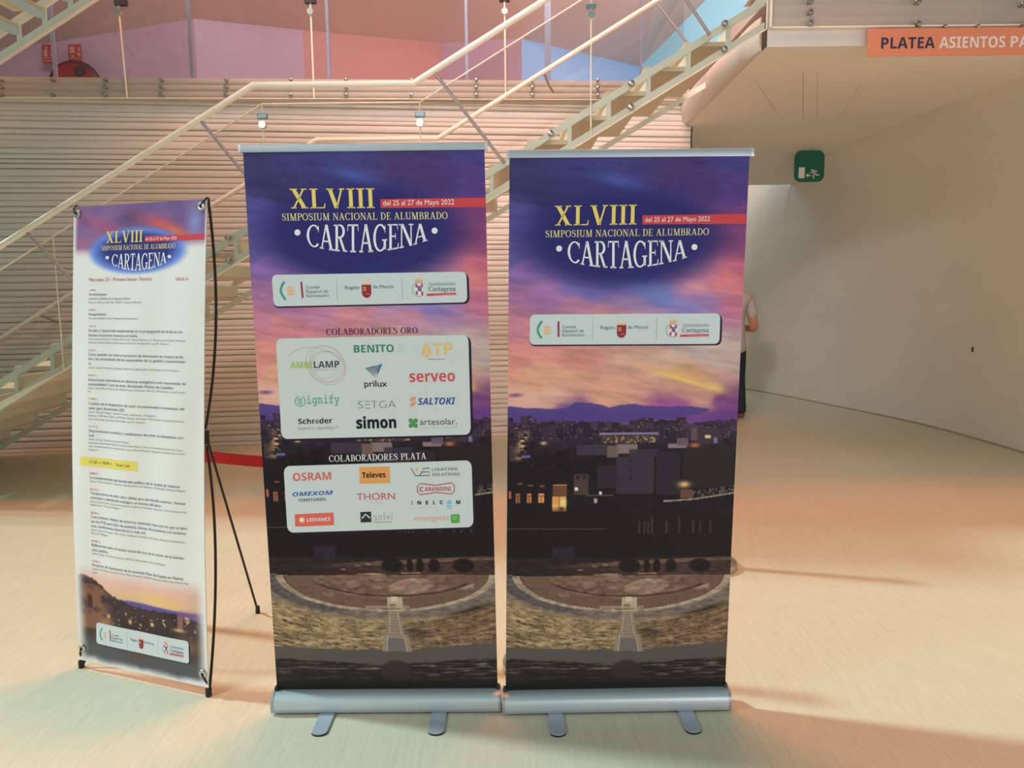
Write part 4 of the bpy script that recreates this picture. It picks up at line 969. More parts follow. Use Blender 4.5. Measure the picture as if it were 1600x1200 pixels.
cb = [(651.8, 763.2), (655.4, 758.4), (680, 761.2), (706, 757.2), (710, 762.4), (709.6, 770), (706, 775), (680.5, 772.6), (655.6, 776.2), (651.6, 771.4)]
c1.stroke(cb, 1.4, (172, 48, 60), 4, True); T1('C', (655.2, 771.6), (661.5, 771.4), 7.6, (172, 48, 60), SANSB, 4); T1('ARANDINI', (663.2, 770.8), (704.6, 770), 6.8, (172, 48, 60), SANSB, 4, -0.01)
for t, a, b in (('I', 642.6, 644.2), ('N', 651.8, 657.6), ('E', 665, 669), ('L', 676.6, 680), ('C', 687, 692.2), ('M', 712.7, 719.4)): T1(t, (a, 791.8 - (a - 642) * 0.018), (b, 791.8 - (b - 642) * 0.018), 5.7, (30, 36, 42), SANSB, 4, 0.01)
T1('O', (699, 790.9), (705.6, 790.8), 5.9, (48, 164, 190), SANSB, 4, 0.01); c1.stroke([(697.6, 793.9), (707, 793.7)], 1.2, (48, 164, 190), 4); c1.stroke([(699, 797.3), (705.4, 797.1)], 1.2, (48, 164, 190), 4)
T1('TECHNOLOGY', (642.6, 798.4), (680, 797.2), 2.2, (160, 166, 168), SANS, 4, spacing=1.6)
c1.poly([(458, 807.4), (519.4, 804.4), (520.2, 824.4), (459, 827)], (202, 84, 66), 3)
for r_, cc_ in ((5.2, (212, 122, 96)), (4.2, (220, 160, 130)), (3.0, (226, 200, 176))): c1.ell((469.5, 816.3), r_, r_, cc_, 4 + (5.2 - r_) / 2)
T1('LEDVANCE', (477.6, 819.2), (514.6, 817.2), 5.6, (226, 214, 208), SANSB, 4)
c1.poly([(561.6, 803.6), (578.6, 802.9), (579.2, 819.5), (562.2, 820.2)], (44, 50, 52), 3); c1.stroke([(564.2, 813.6), (569.9, 807), (577, 813)], 1.8, (206, 212, 210), 4)
T1('salvi', (583.6, 816.6), (612, 815.4), 12.2, (122, 130, 132), SANS, 4, -0.022); T1('lighting barcelona', (583.6, 820.4), (612, 819.4), 2.2, (110, 116, 118), SANS, 4)
T1('energytas', (646.6, 817.3), (701.2, 815.8), 8.4, (212, 146, 104), SANS, 4); c1.rrect([(704, 807.2), (718.2, 806.4), (718.2, 820.6), (704.3, 821.2)], 2.5, (74, 150, 66), 3)
for y in (811, 814): c1.stroke([(706.5, y), (714, y - 0.3)], 0.8, (150, 200, 130), 4)

rollup((-0.4737, 2.7573, 0), -0.0060, -0.0133, 0.010, 2.042, 0.4168, 0.4217, c1, 'tall dark blue roll-up banner with two white cards of sponsor logos', (-0.215, 0.195))
rollup((0.3696, 2.7438, 0), 0.0171, 0.0215, 0.014, 2.012, 0.4134, 0.4196, c2, 'tall sunset city roll-up banner with no sponsor cards, right of the logo banner', (-0.225, 0.25))

# ------------------------------------------------------------------ x-frame programme banner
XW_, XH = 0.674, 1.80
c3 = Canvas([(109.5, 334), (315, 304), (321.5, 1089), (121, 1044)], XW_, XH)
def prog_picture(X, Y, U, V):
    img = np.zeros(X.shape+(3,))+np.array([198, 197, 190])
    n = fbm(U*5+1, V*26, 7, 5); n2 = fbm(U*9, V*40, 9, 4)
    sky = np.array([84, 66, 118])*(1-n[..., None])+np.array([140, 96, 136])*n[..., None]
    sky = mix(sky, (152, 70, 100), 0.9*blob(U, V, 0.25, 0.045, 0.17, 0.016, 0.12)*(0.4+n2)); sky = mix(sky, (70, 54, 92), 0.8*blob(U, V, 0.45, 0.03, 0.10, 0.02))
    sky = mix(sky, (178, 70, 74), 0.95*blob(U, V, 0.68, 0.045, 0.18, 0.014, 0.09)*(0.5+0.8*n2)); sky = mix(sky, (190, 92, 62), 0.9*blob(U, V, 0.79, 0.062, 0.10, 0.009, 0.10))
    sky = mix(sky, (120, 130, 184), 0.8*blob(U, V, 0.92, 0.045, 0.05, 0.03)); sky = mix(sky, (152, 92, 118), 0.8*blob(U, V, 0.1, 0.08, 0.14, 0.014)); sky = mix(sky, (196, 148, 146), 0.7*sst(0.085, 0.105, V))
    m = (1-sst(0.088, 0.112, V+0.01*(n-0.5)))*sst(0.0, 0.04, U)*sst(1.0, 0.985, U); m = np.where(U > 0.8, m*(1-sst(0.07, 0.10, V)), m)
    img = img*(1-m[..., None])+sky*m[..., None]
    r = np.sqrt(((U-0.500)/0.380)**2+((V-0.098)/0.0500)**2)
    img = mix(img, (84, 116, 196), sst(1.06, 0.84, r)*0.95); img = mix(img, (40, 44, 110), sst(0.92, 0.55, r))
    # dusk strip and town at the foot
    fe = sst(0.0, 0.09, U)*sst(1.0, 0.91, U); fade = sst(0.772, 0.815, V)*fe*(1-sst(0.980, 0.999, V+0.012*(n2-0.5)))
    dn = np.array([206, 158, 142])*(1-sst(0.80, 0.845, V)[..., None])+np.array([198, 160, 120])*sst(0.80, 0.845, V)[..., None]
    dn = mix(dn, (212, 168, 96), 0.85*blob(U, V, 0.66, 0.832, 0.16, 0.012, 0.03)); dn = mix(dn, (176, 134, 120), sst(0.8, 1.0, U)*0.6)
    dn = mix(dn, (86, 72, 136), sst(-0.002, 0.003, V-(0.842+0.012*np.abs(U-0.5)+0.006*(n-0.5)))*(U > 0.22)); dn = mix(dn, (120, 82, 120), sst(0.7, 0.95, U)*sst(0.838, 0.85, V)*0.7)
    hl = np.interp(U, [0, 0.06, 0.14, 0.2, 0.3, 0.42, 0.55, 0.75, 0.8, 1.0], [0.802, 0.799, 0.806, 0.818, 0.838, 0.850, 0.856, 0.852, 0.856, 0.866])
    land = sst(-0.002, 0.002, V-hl-0.004*(vnoise(U*60, V*0, 13)-0.5))
    lc = np.array([64, 50, 50])*(0.7+0.6*n2[..., None])
    lc = mix(lc, (124, 82, 60), 0.9*sst(0.30, 0.2, U)*sst(0.4, 0.6, n2)*(V > 0.82)*(V < 0.92)); lc = mix(lc, (60, 40, 34), 0.9*box(U, V, 0.09, 0.13, 0.845, 0.875, 0.006)); lc = mix(lc, (56, 46, 44), 0.8*box(U, V, 0.3, 0.8, 0.875, 0.93, 0.03))
    lc = mix(lc, (206, 160, 100), 0.95*sst(0.85, 0.93, vnoise(U*70, V*210, 17))*(V < 0.9)*(V > 0.85)*(U > 0.3)); lc = mix(lc, (220, 160, 90), blob(U, V, 0.26, 0.886, 0.012, 0.005)); lc = mix(lc, (226, 170, 110), blob(U, V, 0.43, 0.889, 0.012, 0.005))
    lc = mix(lc, (230, 200, 150), blob(U, V, 0.60, 0.886, 0.012, 0.004)); lc = mix(lc, (232, 190, 150), blob(U, V, 0.86, 0.857, 0.02, 0.007)); lc = mix(lc, (130, 92, 86), 0.9*box(U, V, 0.79, 0.83, 0.855, 0.885, 0.004)); lc = mix(lc, (226, 176, 120), 0.8*blob(U, V, 0.80, 0.888, 0.04, 0.004))
    lc = mix(lc, (140, 104, 68), 0.8*blob(U, V, 0.24, 0.903, 0.06, 0.012)*(0.5+n2)); lc = mix(lc, (118, 88, 66), 0.9*blob(U, V, 0.86, 0.922, 0.09, 0.02)); lc = mix(lc, (84, 88, 90), sst(0.93, 0.965, V)*0.75); lc = mix(lc, (96, 70, 58), 0.6*blob(U, V, 0.48, 0.962, 0.12, 0.012))
    dn = dn*(1-land[..., None])+lc*land[..., None]
    return img*(1-fade[..., None])+dn*fade[..., None]
c3.picture(200, 560, prog_picture)
title(c3, (161, 386.6), 217.6, 0, 18, [(220.7, 371.2), (313.2, 360.3), (313.4, 369.3), (221, 380.3)], ((222, 377.8), 270.3, 4.6), ((154.3, 399), 268.5), 7.6,
      ((171, 403.7), (255.3, 394), 16.5, 27, 16), [(164, 409.3), (259.5, 400.5)], 2.7, True)
RD, NV, GR = (176, 62, 70), (66, 80, 98), (112, 116, 120)
T3 = lambda t, x, y, x1, h, c, st=SANS: c3.text(t, (x, y), x1, h, c, st, 3, 0.0, True)
T3('Miércoles 25 - Primera Sesión Técnica', 137, 448.6, 234, 5.6, RD, SANS); T3('SALA A', 271, 438.2, 291, 5.6, RD)
LINES = '''r|138.5|463.6|149|13:00 h.
b|138|470.6|165|Acreditaciones
n|138|477|202|Auditorio y Palacio de Congresos El Batel
s|138|482.6|220|Paseo de Alfonso XII, S/N. 30202. Cartagena (Murcia)
r|139|494.4|151|16:00 h.
b|139|501.4|165|Inauguración
s|139|507.3|215|Fernando Ibáñez, Comité Español de Iluminación
r|140|519.6|152|16:10 h.
b|140|526.8|286|Estudio y Desarrollo experimental de la propagación de la luz en am-
b|140|534|216|bientes nocturnos inmersos en niebla.
s|140|539.4|290|Autor: Jaime Zamora, Suleman El Arroudi, Daniel Vázquez, A. Álvarez, Juan-Carlos Martínez-
s|140|544.8|264|Empresa: Universidad Complutense de Madrid | Moderador: Luis M. Navarro
r|140.5|557|153|16:30 h.
b|140.5|564|288|Cómo atender los retos en proyectos de iluminación en campos de fút-
b|141|570.8|291|bol y las necesidades de los responsables de su gestión y mantenimien-
b|141|578|145|to
s|141|583.8|281|Autor: Lisandro Boyano | Empresa: Soltronce Lighting SA | Moderador: Luis M. Navarro
r|141|595.8|154|16:45 h.
b|141|603.2|291|Actuaciones innovadoras en eficiencia energética como instrumento de
b|141.5|610.2|272|sostenibilidad. Caso de éxito: Alumbrado Público de Castellón
s|141|615.7|291|Autor: Jose María Muñoz, José Manuel Cano | Empresa: Serveo | Moderador: Luis M. Nava-
s|141|621|146|rro
r|142|632.6|155|17:00 h.
b|142|640.4|289|Cambios de la temperatura de color correlacionada e inconstancia del
b|142|647.4|199|color para iluminantes LED.
s|142|653|245|Autor: Manuel Melgosa, Samuel Yánquer, Luihua Liu, Changjun Li
s|142|658.4|290|Empresa: UGR Dpto Óptica, UCM Dpto Óptica, University of Manchester, University of Science
s|142|664|229|and Technology Liaoning | Moderador: Luis M. Navarro
r|142.5|675.8|156|17:15 h.
b|143|683|288|Discriminación cromática y rendimiento del color en iluminación con
b|143|690|150|Led
s|143|695.5|206|Autor: Sonia S. Raquetma, Jerónimo Mayoz
s|143|701|288|Empresa: Universidad Técnica Federico Santa María, Chile | Universidad Nacional de Tucu-
s|143|706.4|291|mán. Departamento de Luminotecnia, Luz y Visión (DLLyV), Argentina | Moderador: Luis M.
s|143|712|156|Navarro
y|144|731.6|179|17:30 a 18:00 h.
y|185|734.2|207|Pausa Café
r|144|749|157|18:00 h.
b|144|756|283|La transformación del alumbrado público de la ciudad de Valencia
s|144|761.2|291|Autor: Viviana Roquen | Empresa: Ayuntamiento de Valencia | Moderador: Manuel Melgosa
r|144|774|157|18:15 h.
b|144.5|780.5|291|Temperaturas de color ultra cálidas para alumbrado exterior: Vecinos
b|144.5|787.5|254|contentos y alumbrado ecológico, el secreto del éxito
s|144|793|292|Autor: Sandra Solán, Andrés Armañanzas, Guillermo Redrado | Empresa: ATP Iluminación SA
s|144|798.2|190|Moderador: Manuel Melgosa
r|144.5|811|157|18:30 h.
b|144.5|817.5|294|Caso práctico: Análisis de cómo los materiales base con los que se fabri-
b|144.5|825|292|can los PCB para LEDs de potencia, afectan directamente a la tempera-
b|144.5|832|228|tura, rendimiento fotométrico y vida útil
s|145|838|290|Autor: Jordi Verdaguer, Marc Rufus | Empresa: Instralitas, JPV Grup, Rastecon | Moderador:
s|145|843.2|171|Manuel Melgosa
r|145|855.5|158|18:45 h.
b|145|862.3|288|Reflexiones sobre el estado actual del arte en el sector de la ilumina-
b|145|870|171|ción pública.
s|145|875.2|259|Autor: Ángel Castrillón | Empresa: SETGA | Moderador: Manuel Melgosa
r|145|887.6|158|19:00 h.
b|145|894|285|Proyecto de iluminación de la renovada Plaza de España en Madrid
s|145|899.6|294|Autor: Ana Martín, Fernando Prieto Diaz | Empresa: THORN Lighting | Moderador: Manuel Mel-
s|145|905|152|gosa'''
c3.rrect([(129.5, 721.8), (217.5, 726.6), (217.5, 741.8), (129.5, 735.8)], 0, (214, 186, 60), 2)
for ln in LINES.split('\n'):
    k_, x, y, x1, t = ln.split('|', 4)
    h, col, st = {'r': (3.1, RD, SANS), 'b': (4.1, NV, SANS), 'n': (3.1, (80, 84, 90), SANS), 's': (2.9, GR, SANS), 'y': (4.3, (70, 64, 40), SANS)}[k_]
    T3(t, float(x), float(y), float(x1), h, col, st)
logo_strip(c3, [(148.6, 983.5), (291.5, 1013), (291.8, 1049.5), (147.8, 1017.6)], 0.55)

PL = np.array([-1.8117, 3.0748, 0]); PR = np.array([-1.1842, 2.83, 0])
xb = empty('x_frame_banner', tuple((PL+PR)/2), (0, 0, math.atan2(PR[1]-PL[1], PR[0]-PL[0])))
tag(xb, 'white programme banner on black x-frame stand with yellow coffee break bar', 'banner')
z_bot, z_top, LEAN3 = 0.035, 1.885, 0.145
hwx = np.linalg.norm(PR-PL)/2
def place3(u, v, d):
    U = u/XW_*2-1; t = v/XH; z = z_top-(z_top-z_bot)*t
    bow = 0.030*np.sin(np.pi*t)*(1-0.25*U**2); curl = 0.010*np.exp(-((1-np.abs(U))/0.10)**2)*np.exp(-(np.minimum(t, 1-t)/0.08)**2)
    wr_ = 0.003*np.sin(U*9+t*5)*np.sin(np.pi*t)
    return U*hwx, 0.02-bow-d-wr_+LEAN3*z/z_top, z
c3.build('printed_sheet', xb, place3)
bs = MB(); N_ = 14; vs = []; fs = []
for i in range(N_+1):
    for j in range(9):
        X, Y, Z = place3(np.array([XW_*j/8]), np.array([XH*i/N_]), np.array([-0.003])); vs.append((X[0], Y[0], Z[0]))
for i in range(N_):
    for j in range(8): fs.append((i*9+j, i*9+j+1, (i+1)*9+j+1, (i+1)*9+j))
bs.add(vs, fs); bs.build('sheet_backing', M['wallwhite'], xb, True)
for sx in (-1, 1):
    for zz in (z_top-0.028, z_bot+0.055):
        q = MB(); q.lathe([(0.006, -0.004), (0.010, -0.005), (0.016, -0.004), (0.018, -0.001), (0.018, 0.002), (0.006, 0.002), (0.006, -0.004)], (sx*(hwx-0.022), 0.014+LEAN3*zz/z_top, zz), 20, 'y'); q.build('grommet', M['chrome'], xb, True)
hub = (0.130, 0.300, 0.945)
q = MB(); q.box((hub[0]-0.013, hub[1]-0.02, hub[2]-0.028), (hub[0]+0.013, hub[1]+0.02, hub[2]+0.032)); hb_ = q.build('hub', M['dark'], xb, bevel=0.006)
UPY, LOY = 0.335, 0.250
def bowpole(a, b, mid, n=16):
    a, b, m_ = map(np.array, (a, b, mid)); out = []
    for t in np.linspace(0, 1, n): out.append(tuple((1-t)**2*a+2*t*(1-t)*m_+t*t*b))
    return out
for sx in (-1, 1):
    q = MB(); q.tube(bowpole((hub[0]+0.01*sx, hub[1], hub[2]+0.04), (sx*(hwx-0.002), 0.028+LEAN3, z_top+0.005), (hub[0]*0.6+sx*0.162, UPY, 1.42)), 0.0055, 8); q.build('upper_pole', M['dark'], xb, True)
    q = MB(); q.tube(bowpole((hub[0]+0.01*sx, hub[1], hub[2]-0.03), (sx*(hwx-0.004), 0.028, 0.008), (hub[0]*0.6+sx*0.162, LOY, 0.50)), 0.0055, 8); q.build('lower_pole', M['dark'], xb, True)
    for zz, dz in ((z_top-0.028, 0.035), (z_bot+0.055, -0.052)):
        q = MB(); q.tube([(sx*(hwx-0.022), 0.008+LEAN3*zz/z_top, zz), (sx*(hwx-0.010), 0.012+LEAN3*zz/z_top, zz+dz*0.5), (sx*(hwx-0.002), 0.026+LEAN3*zz/z_top, zz+dz)], 0.004, 8); q.build('corner_hook', M['dark'], xb, True)
    q = MB(); q.lathe([(0.0, 0.0), (0.012, 0.0), (0.012, 0.03), (0.0, 0.032)], (sx*(hwx-0.004), 0.026, 0.0), 12); q.build('rubber_foot', M['dark'], xb, True)
yaw3 = math.atan2(PR[1]-PL[1], PR[0]-PL[0]); ctr = (PL+PR)/2
def to_local(p):
    d = np.array(p)-ctr; c_, s_ = math.cos(-yaw3), math.sin(-yaw3); return (d[0]*c_-d[1]*s_, d[0]*s_+d[1]*c_, d[2])
dgr = ray(403, 958); tt = -EYE/dgr[2]; tip = np.array([0, 0, EYE])+dgr*tt
q = MB(); q.tube([(hub[0], hub[1]+0.02, hub[2]-0.02), to_local((tip[0], tip[1], 0.012))], 0.0055, 8); q.build('rear_leg', M['dark'], xb, True)
lt = to_local((tip[0], tip[1], 0)); q = MB(); q.lathe([(0.0, 0.0), (0.011, 0.0), (0.010, 0.035), (0.0, 0.036)], (lt[0], lt[1], 0), 12); q.build('rubber_foot', M['dark'], xb, True)

# ------------------------------------------------------------------ belt barrier posts
def stanchion(x, y, label):
    r = empty('stanchion', (x, y, 0)); tag(r, label, 'stanchion', 'belt barrier posts behind the banners')
    q = MB(); q.lathe([(0.0, 0.0), (0.172, 0.0), (0.176, 0.006), (0.176, 0.030), (0.170, 0.036), (0.168, 0.036)], n=64); b = q.build('base', M['chrome'], r, True)
    q = MB(); q.lathe([(0.169, 0.0361), (0.150, 0.040), (0.07, 0.050), (0.036, 0.056), (0.0, 0.057)], n=64); q.build('base_top', M['basegrey'], b, True)
    q = MB(); q.lathe([(0.029, 0.05), (0.029, 0.80), (0.0, 0.80)], n=28); q.build('post', M['chrome'], r, True)
    q = MB(); q.lathe([(0.0, 0.78), (0.033, 0.78), (0.033, 0.885), (0.028, 0.90), (0.0, 0.902)], n=28); q.build('belt_head', M['dark'], r, True)
    return r
SB = (-0.62, 3.16)
s_a = stanchion(0.126, 3.06, 'silver stanchion whose disc base shows in the gap between the roll-up banners')
s_b = stanchion(1.055, 4.20, 'silver stanchion whose disc base shows right of the second roll-up banner')
s_c = stanchion(SB[0], SB[1], 'belt stanchion behind the sponsor banner with a red belt pulled to the left')
s_d = stanchion(-1.78, 3.56, 'silver stanchion behind the programme banner holding the end of the red belt')
q = MB(); A_ = np.array([-1.78-SB[0], 3.56-SB[1], 0.83]); n_ = 14; vs = []
for i in range(n_+1):
    t = i/n_; x = A_[0]*t; y = A_[1]*t; sag = -0.02*math.sin(math.pi*t)
    z0_ = 0.800+0.02*t+sag
    vs += [(x, y-0.0008, z0_), (x, y-0.0008, z0_+0.05), (x, y+0.0008, z0_+0.05), (x, y+0.0008, z0_)]
fs = []
for i in range(n_):
    for j in range(4): fs.append((i*4+j, i*4+(j+1) % 4, (i+1)*4+(j+1) % 4, (i+1)*4+j))
fs += [(0, 3, 2, 1), (n_*4, n_*4+1, n_*4+2, n_*4+3)]
q.add(vs, fs); q.build('belt', M['red'], s_c)

# ------------------------------------------------------------------ signs
def letters(body, st, x0, x1, zb_, ch, y, m, name, parent, thin=0.0):
    v, f = glyphs(body, st, thin); a, b = v[:, 0].min(), v[:, 0].max()
    q = MB(); q.add([(x0+(p[0]-a)/(b-a)*(x1-x0), y, zb_+p[1]*ch/cap(st)) for p in v], f); return q.build(name, m, parent)
pA = at(1357, 45, YF-0.05); pB = at(1357, 88, YF-0.05)
sg = empty('hanging_sign', (3.3, YF-0.05, pB[2])); tag(sg, 'long orange sign with navy and white lettering under the landing edge', 'sign')
sgx = lambda px: at(px, 66, YF-0.06)[0]-3.3
q = MB(); q.box((pA[0]-3.3, 0.0, 0.0), (pA[0]-3.3+1.7, 0.008, pA[2]-pB[2])); q.build('sign_board', M['orange'], sg)
zt_ = at(1420, 75, YF-0.06)[2]-pB[2]; ch_ = at(1420, 57.5, YF-0.06)[2]-at(1420, 75, YF-0.06)[2]
letters('PLATEA', SANSB, sgx(1378), sgx(1462), zt_, ch_, -0.0012, M['navy'], 'lettering', sg)
w1 = sgx(1600)-sgx(1469)
letters('ASIENTOS', SANSB, sgx(1469), sgx(1572), zt_, ch_, -0.0012, M['white'], 'lettering', sg)
letters('PARES', SANSB, sgx(1580.5), sgx(1650), zt_, ch_, -0.0012, M['white'], 'lettering', sg)

YE = 9.15; pe = at(1264.5, 260, YE); ex = empty('exit_sign', (pe[0], pe[1], pe[2])); tag(ex, 'green rounded emergency exit sign with white running figure below the soffit', 'sign')
k_ = YE/F_PX
def rr2(w, h, r, n=8):
    out = []
    for cx, cy, a0 in ((w-r, h-r, 0), (-w+r, h-r, 90), (-w+r, -h+r, 180), (w-r, -h+r, 270)):
        for t in np.linspace(0, 90, n): out.append((cx+r*math.cos(math.radians(a0+t)), cy+r*math.sin(math.radians(a0+t))))
    return out
q = MB(); q.prism(rr2(22.6*k_, 23.3*k_, 10*k_), -0.012, 0.012); q.build('sign_plate', M['green'], ex, bevel=0.003)
q = MB()
S = lambda x, y: ((x-1264.5)*k_, (260-y)*k_)
y_ = -0.0135
def flat(pts):
    q.add([(S(*p)[0], y_, S(*p)[1]) for p in pts], [tuple(range(len(pts)))])
q.add([(S(1252.6, 269.6)[0]+a, y_, S(1252.6, 269.6)[1]+b) for a, b in rr2(4.6*k_, 8.1*k_, 1.6*k_, 5)], [tuple(range(20))])
flat([(1258.7, 273.6), (1262.6, 270.3), (1262.6, 272.8), (1266.4, 272.8), (1266.4, 274.6), (1262.6, 274.6), (1262.6, 277)])
q.add([(S(1268.4, 266)[0]+1.5*k_*math.cos(t), y_, S(1268.4, 266)[1]+1.5*k_*math.sin(t)) for t in np.linspace(0, 2*math.pi, 12, endpoint=False)], [tuple(range(12))])
def limb(pts, w):
    for a, b in zip(pts[:-1], pts[1:]):
        a = np.array(a); b = np.array(b); t = (b-a)/np.linalg.norm(b-a); n = np.array([-t[1], t[0]])*w/2; a2 = a-t*0.3; b2 = b+t*0.3
        flat([a2-n, b2-n, b2+n, a2+n])
limb([(1270.2, 266.6), (1272.6, 271.6)], 3.0); limb([(1270.4, 267.6), (1268.6, 269.8), (1265.8, 269.6)], 1.4); limb([(1270.8, 266.6), (1274.6, 266.6), (1275.6, 269)], 1.4)
limb([(1272.4, 271), (1270.2, 273.4), (1271.2, 277.6)], 1.9); limb([(1272.6, 271.4), (1275.4, 273.4), (1279, 272.8)], 1.9)
q.build('pictogram', M['signwhite'], ex)
q = MB(); q.tube([(0.0, 0.0, 22*k_), (0.0, 0.0, sofz(YE)-pe[2]+0.004)], 0.008, 8); q.build('hanger', M['alu'], ex, True)

YG = 10.45
for (xa, lab) in ((66, 'red fire extinguisher sign, left one of the two on the gallery wall'), (107, 'red hose reel sign directly above the red hose reel')):
    p = at(xa+10, 84, YG); kk = YG/F_PX; r = empty('fire_sign', (p[0], p[1], p[2])); tag(r, lab, 'sign', 'fire signs on the gallery wall')
    q = MB(); q.box((-9.5*kk, 0, -13.5*kk), (9.5*kk, 0.006, 13.5*kk)); q.build('sign_board', M['signred'], r)
    q = MB(); R_ = lambda x0, z0, x1, z1: q.add([(x0*kk, -0.002, z0*kk), (x1*kk, -0.002, z0*kk), (x1*kk, -0.002, z1*kk), (x0*kk, -0.002, z1*kk)], [(0, 1, 2, 3)])
    if xa == 66: R_(-7, -4, -2, 6); R_(-5, 7, -1, 10); R_(3, -4, 8, 1); R_(4, 3, 8, 8)
    else: R_(-7, 1, 0, 10); R_(4, -3, 8, 2); R_(5, 4, 8, 9); R_(-6, -4, -1, -2)
    R_(-9, -6.6, 9, -5.6); R_(-7, -10.6, 7, -9.4)
    q.build('pictogram', M['pinkwall'], r)
ph = at(118, 138, YG-0.18); hr = empty('hose_reel', (ph[0], ph[1], ph[2])); tag(hr, 'dark red fire hose reel half hidden by the gallery edge', 'hose reel')
kk = YG/F_PX; Rr = 39*kk
q = MB(); q.lathe([(0.0, -0.06), (Rr*0.55, -0.065), (Rr*0.9, -0.05), (Rr, -0.03), (Rr, 0.01), (0.0, 0.01)], n=48, axis='y'); q.build('front_disc', M['hosered'], hr, True)
q = MB(); q.lathe([(Rr*0.90, -0.056), (Rr*1.0, -0.036), (Rr*1.03, 0.0), (Rr*0.98, 0.0), (Rr*0.9, -0.03)], n=48, axis='y'); q.build('rim', M['hosedark'], hr, True)
q = MB(); q.lathe([(0.0, 0.01), (Rr*0.8, 0.01), (Rr*0.8, 0.14), (0, 0.14)], n=40, axis='y'); q.build('hose_coil', M['hosedark'], hr, True)
q = MB(); q.lathe([(0.0, -0.085), (7*kk, -0.085), (9*kk, -0.06), (9*kk, -0.05)], (12*kk, 0, 23*kk), n=24, axis='y'); q.build('knob', M['hosedark'], hr, True)

# small dark door catch on the curved wall
d_ = ray(1520, 546); bX = None
for t in np.linspace(5, 9, 4001):
    p = np.array([0, 0, EYE])+d_*t
    if p[0] >= float(np.interp(p[1], [a[1] for a in D], [a[0] for a in D])): bX = p; break
q = MB(); q.box((-0.008, -0.012, -0.024), (0.008, 0.012, 0.024)); hk = q.build('wall_hook', M['dark'], bevel=0.004); hk.location = tuple(bX)
tag(hk, 'small dark peg on the curved white wall', 'hook')

# ------------------------------------------------------------------ person in the passage
def skinned(name, nodes, edges, m, parent, sub=2):
    me = bpy.data.meshes.new(name); me.from_pydata([n[0] for n in nodes], edges, []); o = bpy.data.objects.new(name, me); COL.objects.link(o)
    sk = o.modifiers.new('skin', 'SKIN'); sv = me.skin_vertices
    if not sv: me.skin_vertices  # layer made by the modifier
    lay = me.skin_vertices[0].data
    for i, n in enumerate(nodes):
        r_ = n[1]; lay[i].radius = (r_, r_) if not isinstance(r_, tuple) else r_; lay[i].use_root = (i == 0)
    sk.use_smooth_shade = True
    sb_ = o.modifiers.new('sub', 'SUBSURF'); sb_.levels = sub; sb_.render_levels = sub
    dg = bpy.context.evaluated_depsgraph_get(); me2 = bpy.data.meshes.new_from_object(o.evaluated_get(dg)); bpy.data.objects.remove(o)
    o = bpy.data.objects.new(name, me2); COL.objects.link(o); me2.materials.clear(); me2.materials.append(m)
    for p in me2.polygons: p.use_smooth = True
    if parent: o.parent = parent
    return o
pp = empty('person', (2.485, 8.9, 0), (0, 0, 0.15)); tag(pp, 'person in grey shirt and dark trousers walking away behind the second roll-up banner', 'person')
# facing away from the viewer (+y is forward)
HIP = 0.90
nodes = [((0, 0, 0.93), 0.125), ((0, 0.0, 1.12), 0.125), ((0, 0.01, 1.30), 0.135), ((0, 0.0, 1.42), 0.085), ((0, 0.015, 1.50), 0.052), ((0, 0.03, 1.56), 0.06), ((0, 0.04, 1.64), 0.092), ((0, 0.035, 1.72), 0.068),
 ((0.175, 0, 1.385), 0.058), ((0.258, -0.05, 1.045), 0.050), ((0.235, 0.16, 1.03), 0.040), ((0.20, 0.24, 1.03), 0.031),
 ((-0.175, 0, 1.385), 0.058), ((-0.235, 0.0, 1.12), 0.043), ((-0.22, 0.10, 0.90), 0.034), ((-0.21, 0.14, 0.84), 0.03),
 ((0.095, 0, 0.87), 0.088), ((0.10, 0.0, 0.48), 0.058), ((0.10, -0.10, 0.12), 0.042), ((0.10, -0.02, 0.045), 0.04), ((0.10, 0.08, 0.03), 0.032),
 ((-0.095, 0, 0.87), 0.088), ((-0.095, 0.12, 0.48), 0.058), ((-0.095, 0.12, 0.09), 0.042), ((-0.095, 0.18, 0.045), 0.04), ((-0.095, 0.28, 0.034), 0.032)]
edges = [(0,1),(1,2),(2,3),(3,4),(4,5),(5,6),(6,7),(3,8),(8,9),(9,10),(10,11),(3,12),(12,13),(13,14),(14,15),(0,16),(16,17),(17,18),(18,19),(19,20),(0,21),(21,22),(22,23),(23,24),(24,25)]
# hands: palm plus five finger chains
def hand(wi, wp, dirv, side):
    d = Vector(dirv).normalized(); up_ = Vector((0, 0, 1)); lat = d.cross(up_).normalized()*side
    b = len(nodes); nodes.append((tuple(Vector(wp)+d*0.05), 0.026)); edges.append((wi, b))
    nodes.append((tuple(Vector(wp)+d*0.085), 0.024)); edges.append((b, b+1))
    for i, (o_, L_) in enumerate(((0.027, 0.062), (0.009, 0.072), (-0.009, 0.068), (-0.026, 0.052))):
        n0 = len(nodes); p0 = Vector(wp)+d*0.095+lat*o_
        nodes.append((tuple(p0), 0.0095)); edges.append((b+1, n0)); nodes.append((tuple(p0+d*L_*0.55-up_*0.012), 0.0085)); edges.append((n0, n0+1)); nodes.append((tuple(p0+d*L_*0.85-up_*0.034), 0.0075)); edges.append((n0+1, n0+2))
    n0 = len(nodes); p0 = Vector(wp)+d*0.045+lat*0.034; nodes.append((tuple(p0), 0.0115)); edges.append((b, n0)); nodes.append((tuple(p0+d*0.035+lat*0.016-up_*0.008), 0.0095)); edges.append((n0, n0+1))
hand(11, (0.20, 0.24, 1.03), (-0.25, 0.95, 0.0), -1); hand(15, (-0.21, 0.14, 0.84), (0.02, 0.5, -0.8), 1)
skinned('body', nodes, edges, M['skin'], pp)
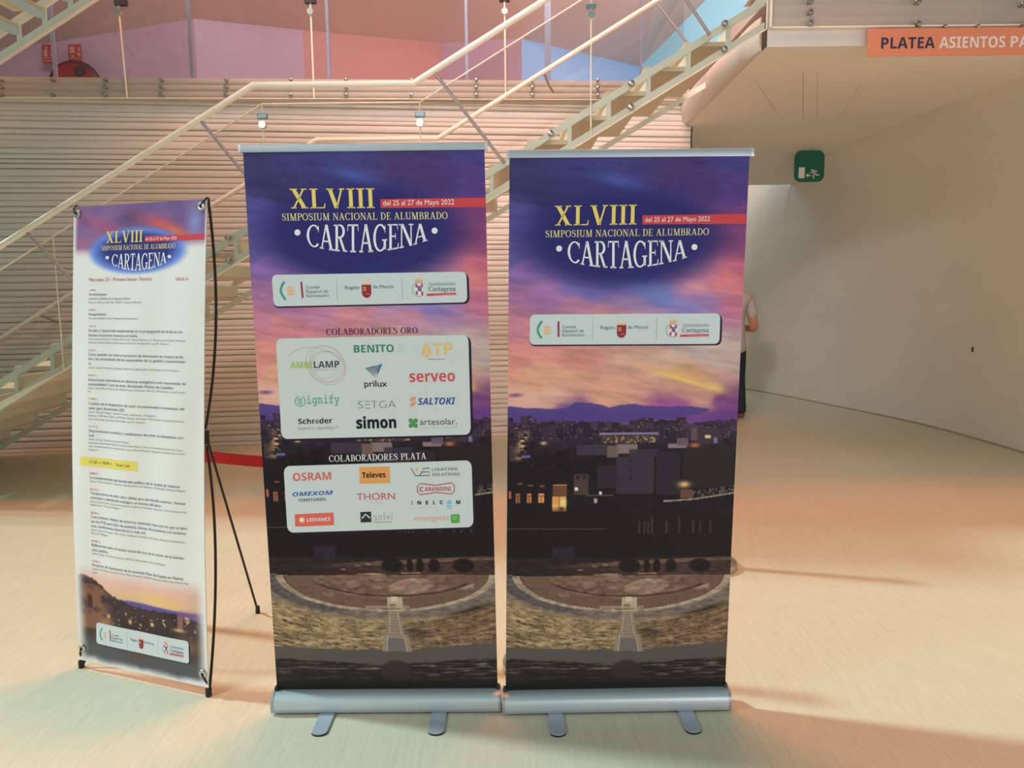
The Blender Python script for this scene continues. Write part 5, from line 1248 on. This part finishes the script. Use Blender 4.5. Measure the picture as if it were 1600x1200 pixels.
sh = [((0, 0, 0.735), (0.195, 0.15)), ((0, 0, 0.84), (0.19, 0.14)), ((0, 0, 0.97), (0.175, 0.13)), ((0, 0, 1.12), (0.158, 0.122)), ((0, 0.0, 1.29), (0.178, 0.13)), ((0, 0, 1.40), (0.125, 0.09)), ((0, 0.01, 1.465), 0.066),
      ((0.18, 0, 1.385), 0.078), ((0.225, -0.03, 1.24), 0.070), ((0.243, -0.04, 1.14), 0.068), ((-0.18, 0, 1.385), 0.076), ((-0.225, 0, 1.20), 0.067), ((-0.238, 0, 1.14), 0.062)]
skinned('shirt', sh, [(0,1),(1,2),(2,3),(3,4),(4,5),(5,6),(5,7),(7,8),(8,9),(5,10),(10,11),(11,12)], M['shirt'], pp)
tr_ = [((0, 0, 0.90), (0.125, 0.10)), ((0.092, 0, 0.78), 0.100), ((0.10, 0.0, 0.48), 0.076), ((0.10, -0.08, 0.14), 0.064), ((0.10, -0.085, 0.07), 0.064), ((-0.088, 0, 0.83), 0.102), ((-0.095, 0.12, 0.48), 0.076), ((-0.095, 0.12, 0.14), 0.064), ((-0.095, 0.12, 0.07), 0.064)]
skinned('trousers', tr_, [(0,1),(1,2),(2,3),(3,4),(0,5),(5,6),(6,7),(7,8)], M['trousers'], pp)
for sx_, dy, zz, nm in ((0.105, -0.10, 0.045, 'shoe'), (-0.095, 0.11, 0.04, 'shoe')):
    skinned('shoe', [((sx_, dy-0.02, zz+0.028), (0.046, 0.05)), ((sx_, dy+0.08, zz+0.01), (0.046, 0.042)), ((sx_, dy+0.19, zz-0.008), (0.045, 0.032)), ((sx_, dy+0.235, zz-0.012), (0.034, 0.024))], [(0,1),(1,2),(2,3)], M['shoe'], pp)
q = MB(); q.sphere((0, 0.022, 1.675), 0.108, 20, 12, (0.86, 1.0, 1.02)); q.build('hair', M['hair'], pp, True)
q = MB()
for s_ in (-1, 1): q.sphere((0.09*s_, 0.045, 1.635), 0.026, 12, 8, (0.45, 0.8, 1.25))
q.sphere((0, 0.142, 1.625), 0.018, 10, 8, (0.8, 1.1, 1.5)); q.build('face_features', M['skin'], pp, True)

bpy.data.objects.remove(_to); bpy.data.curves.remove(_tc)
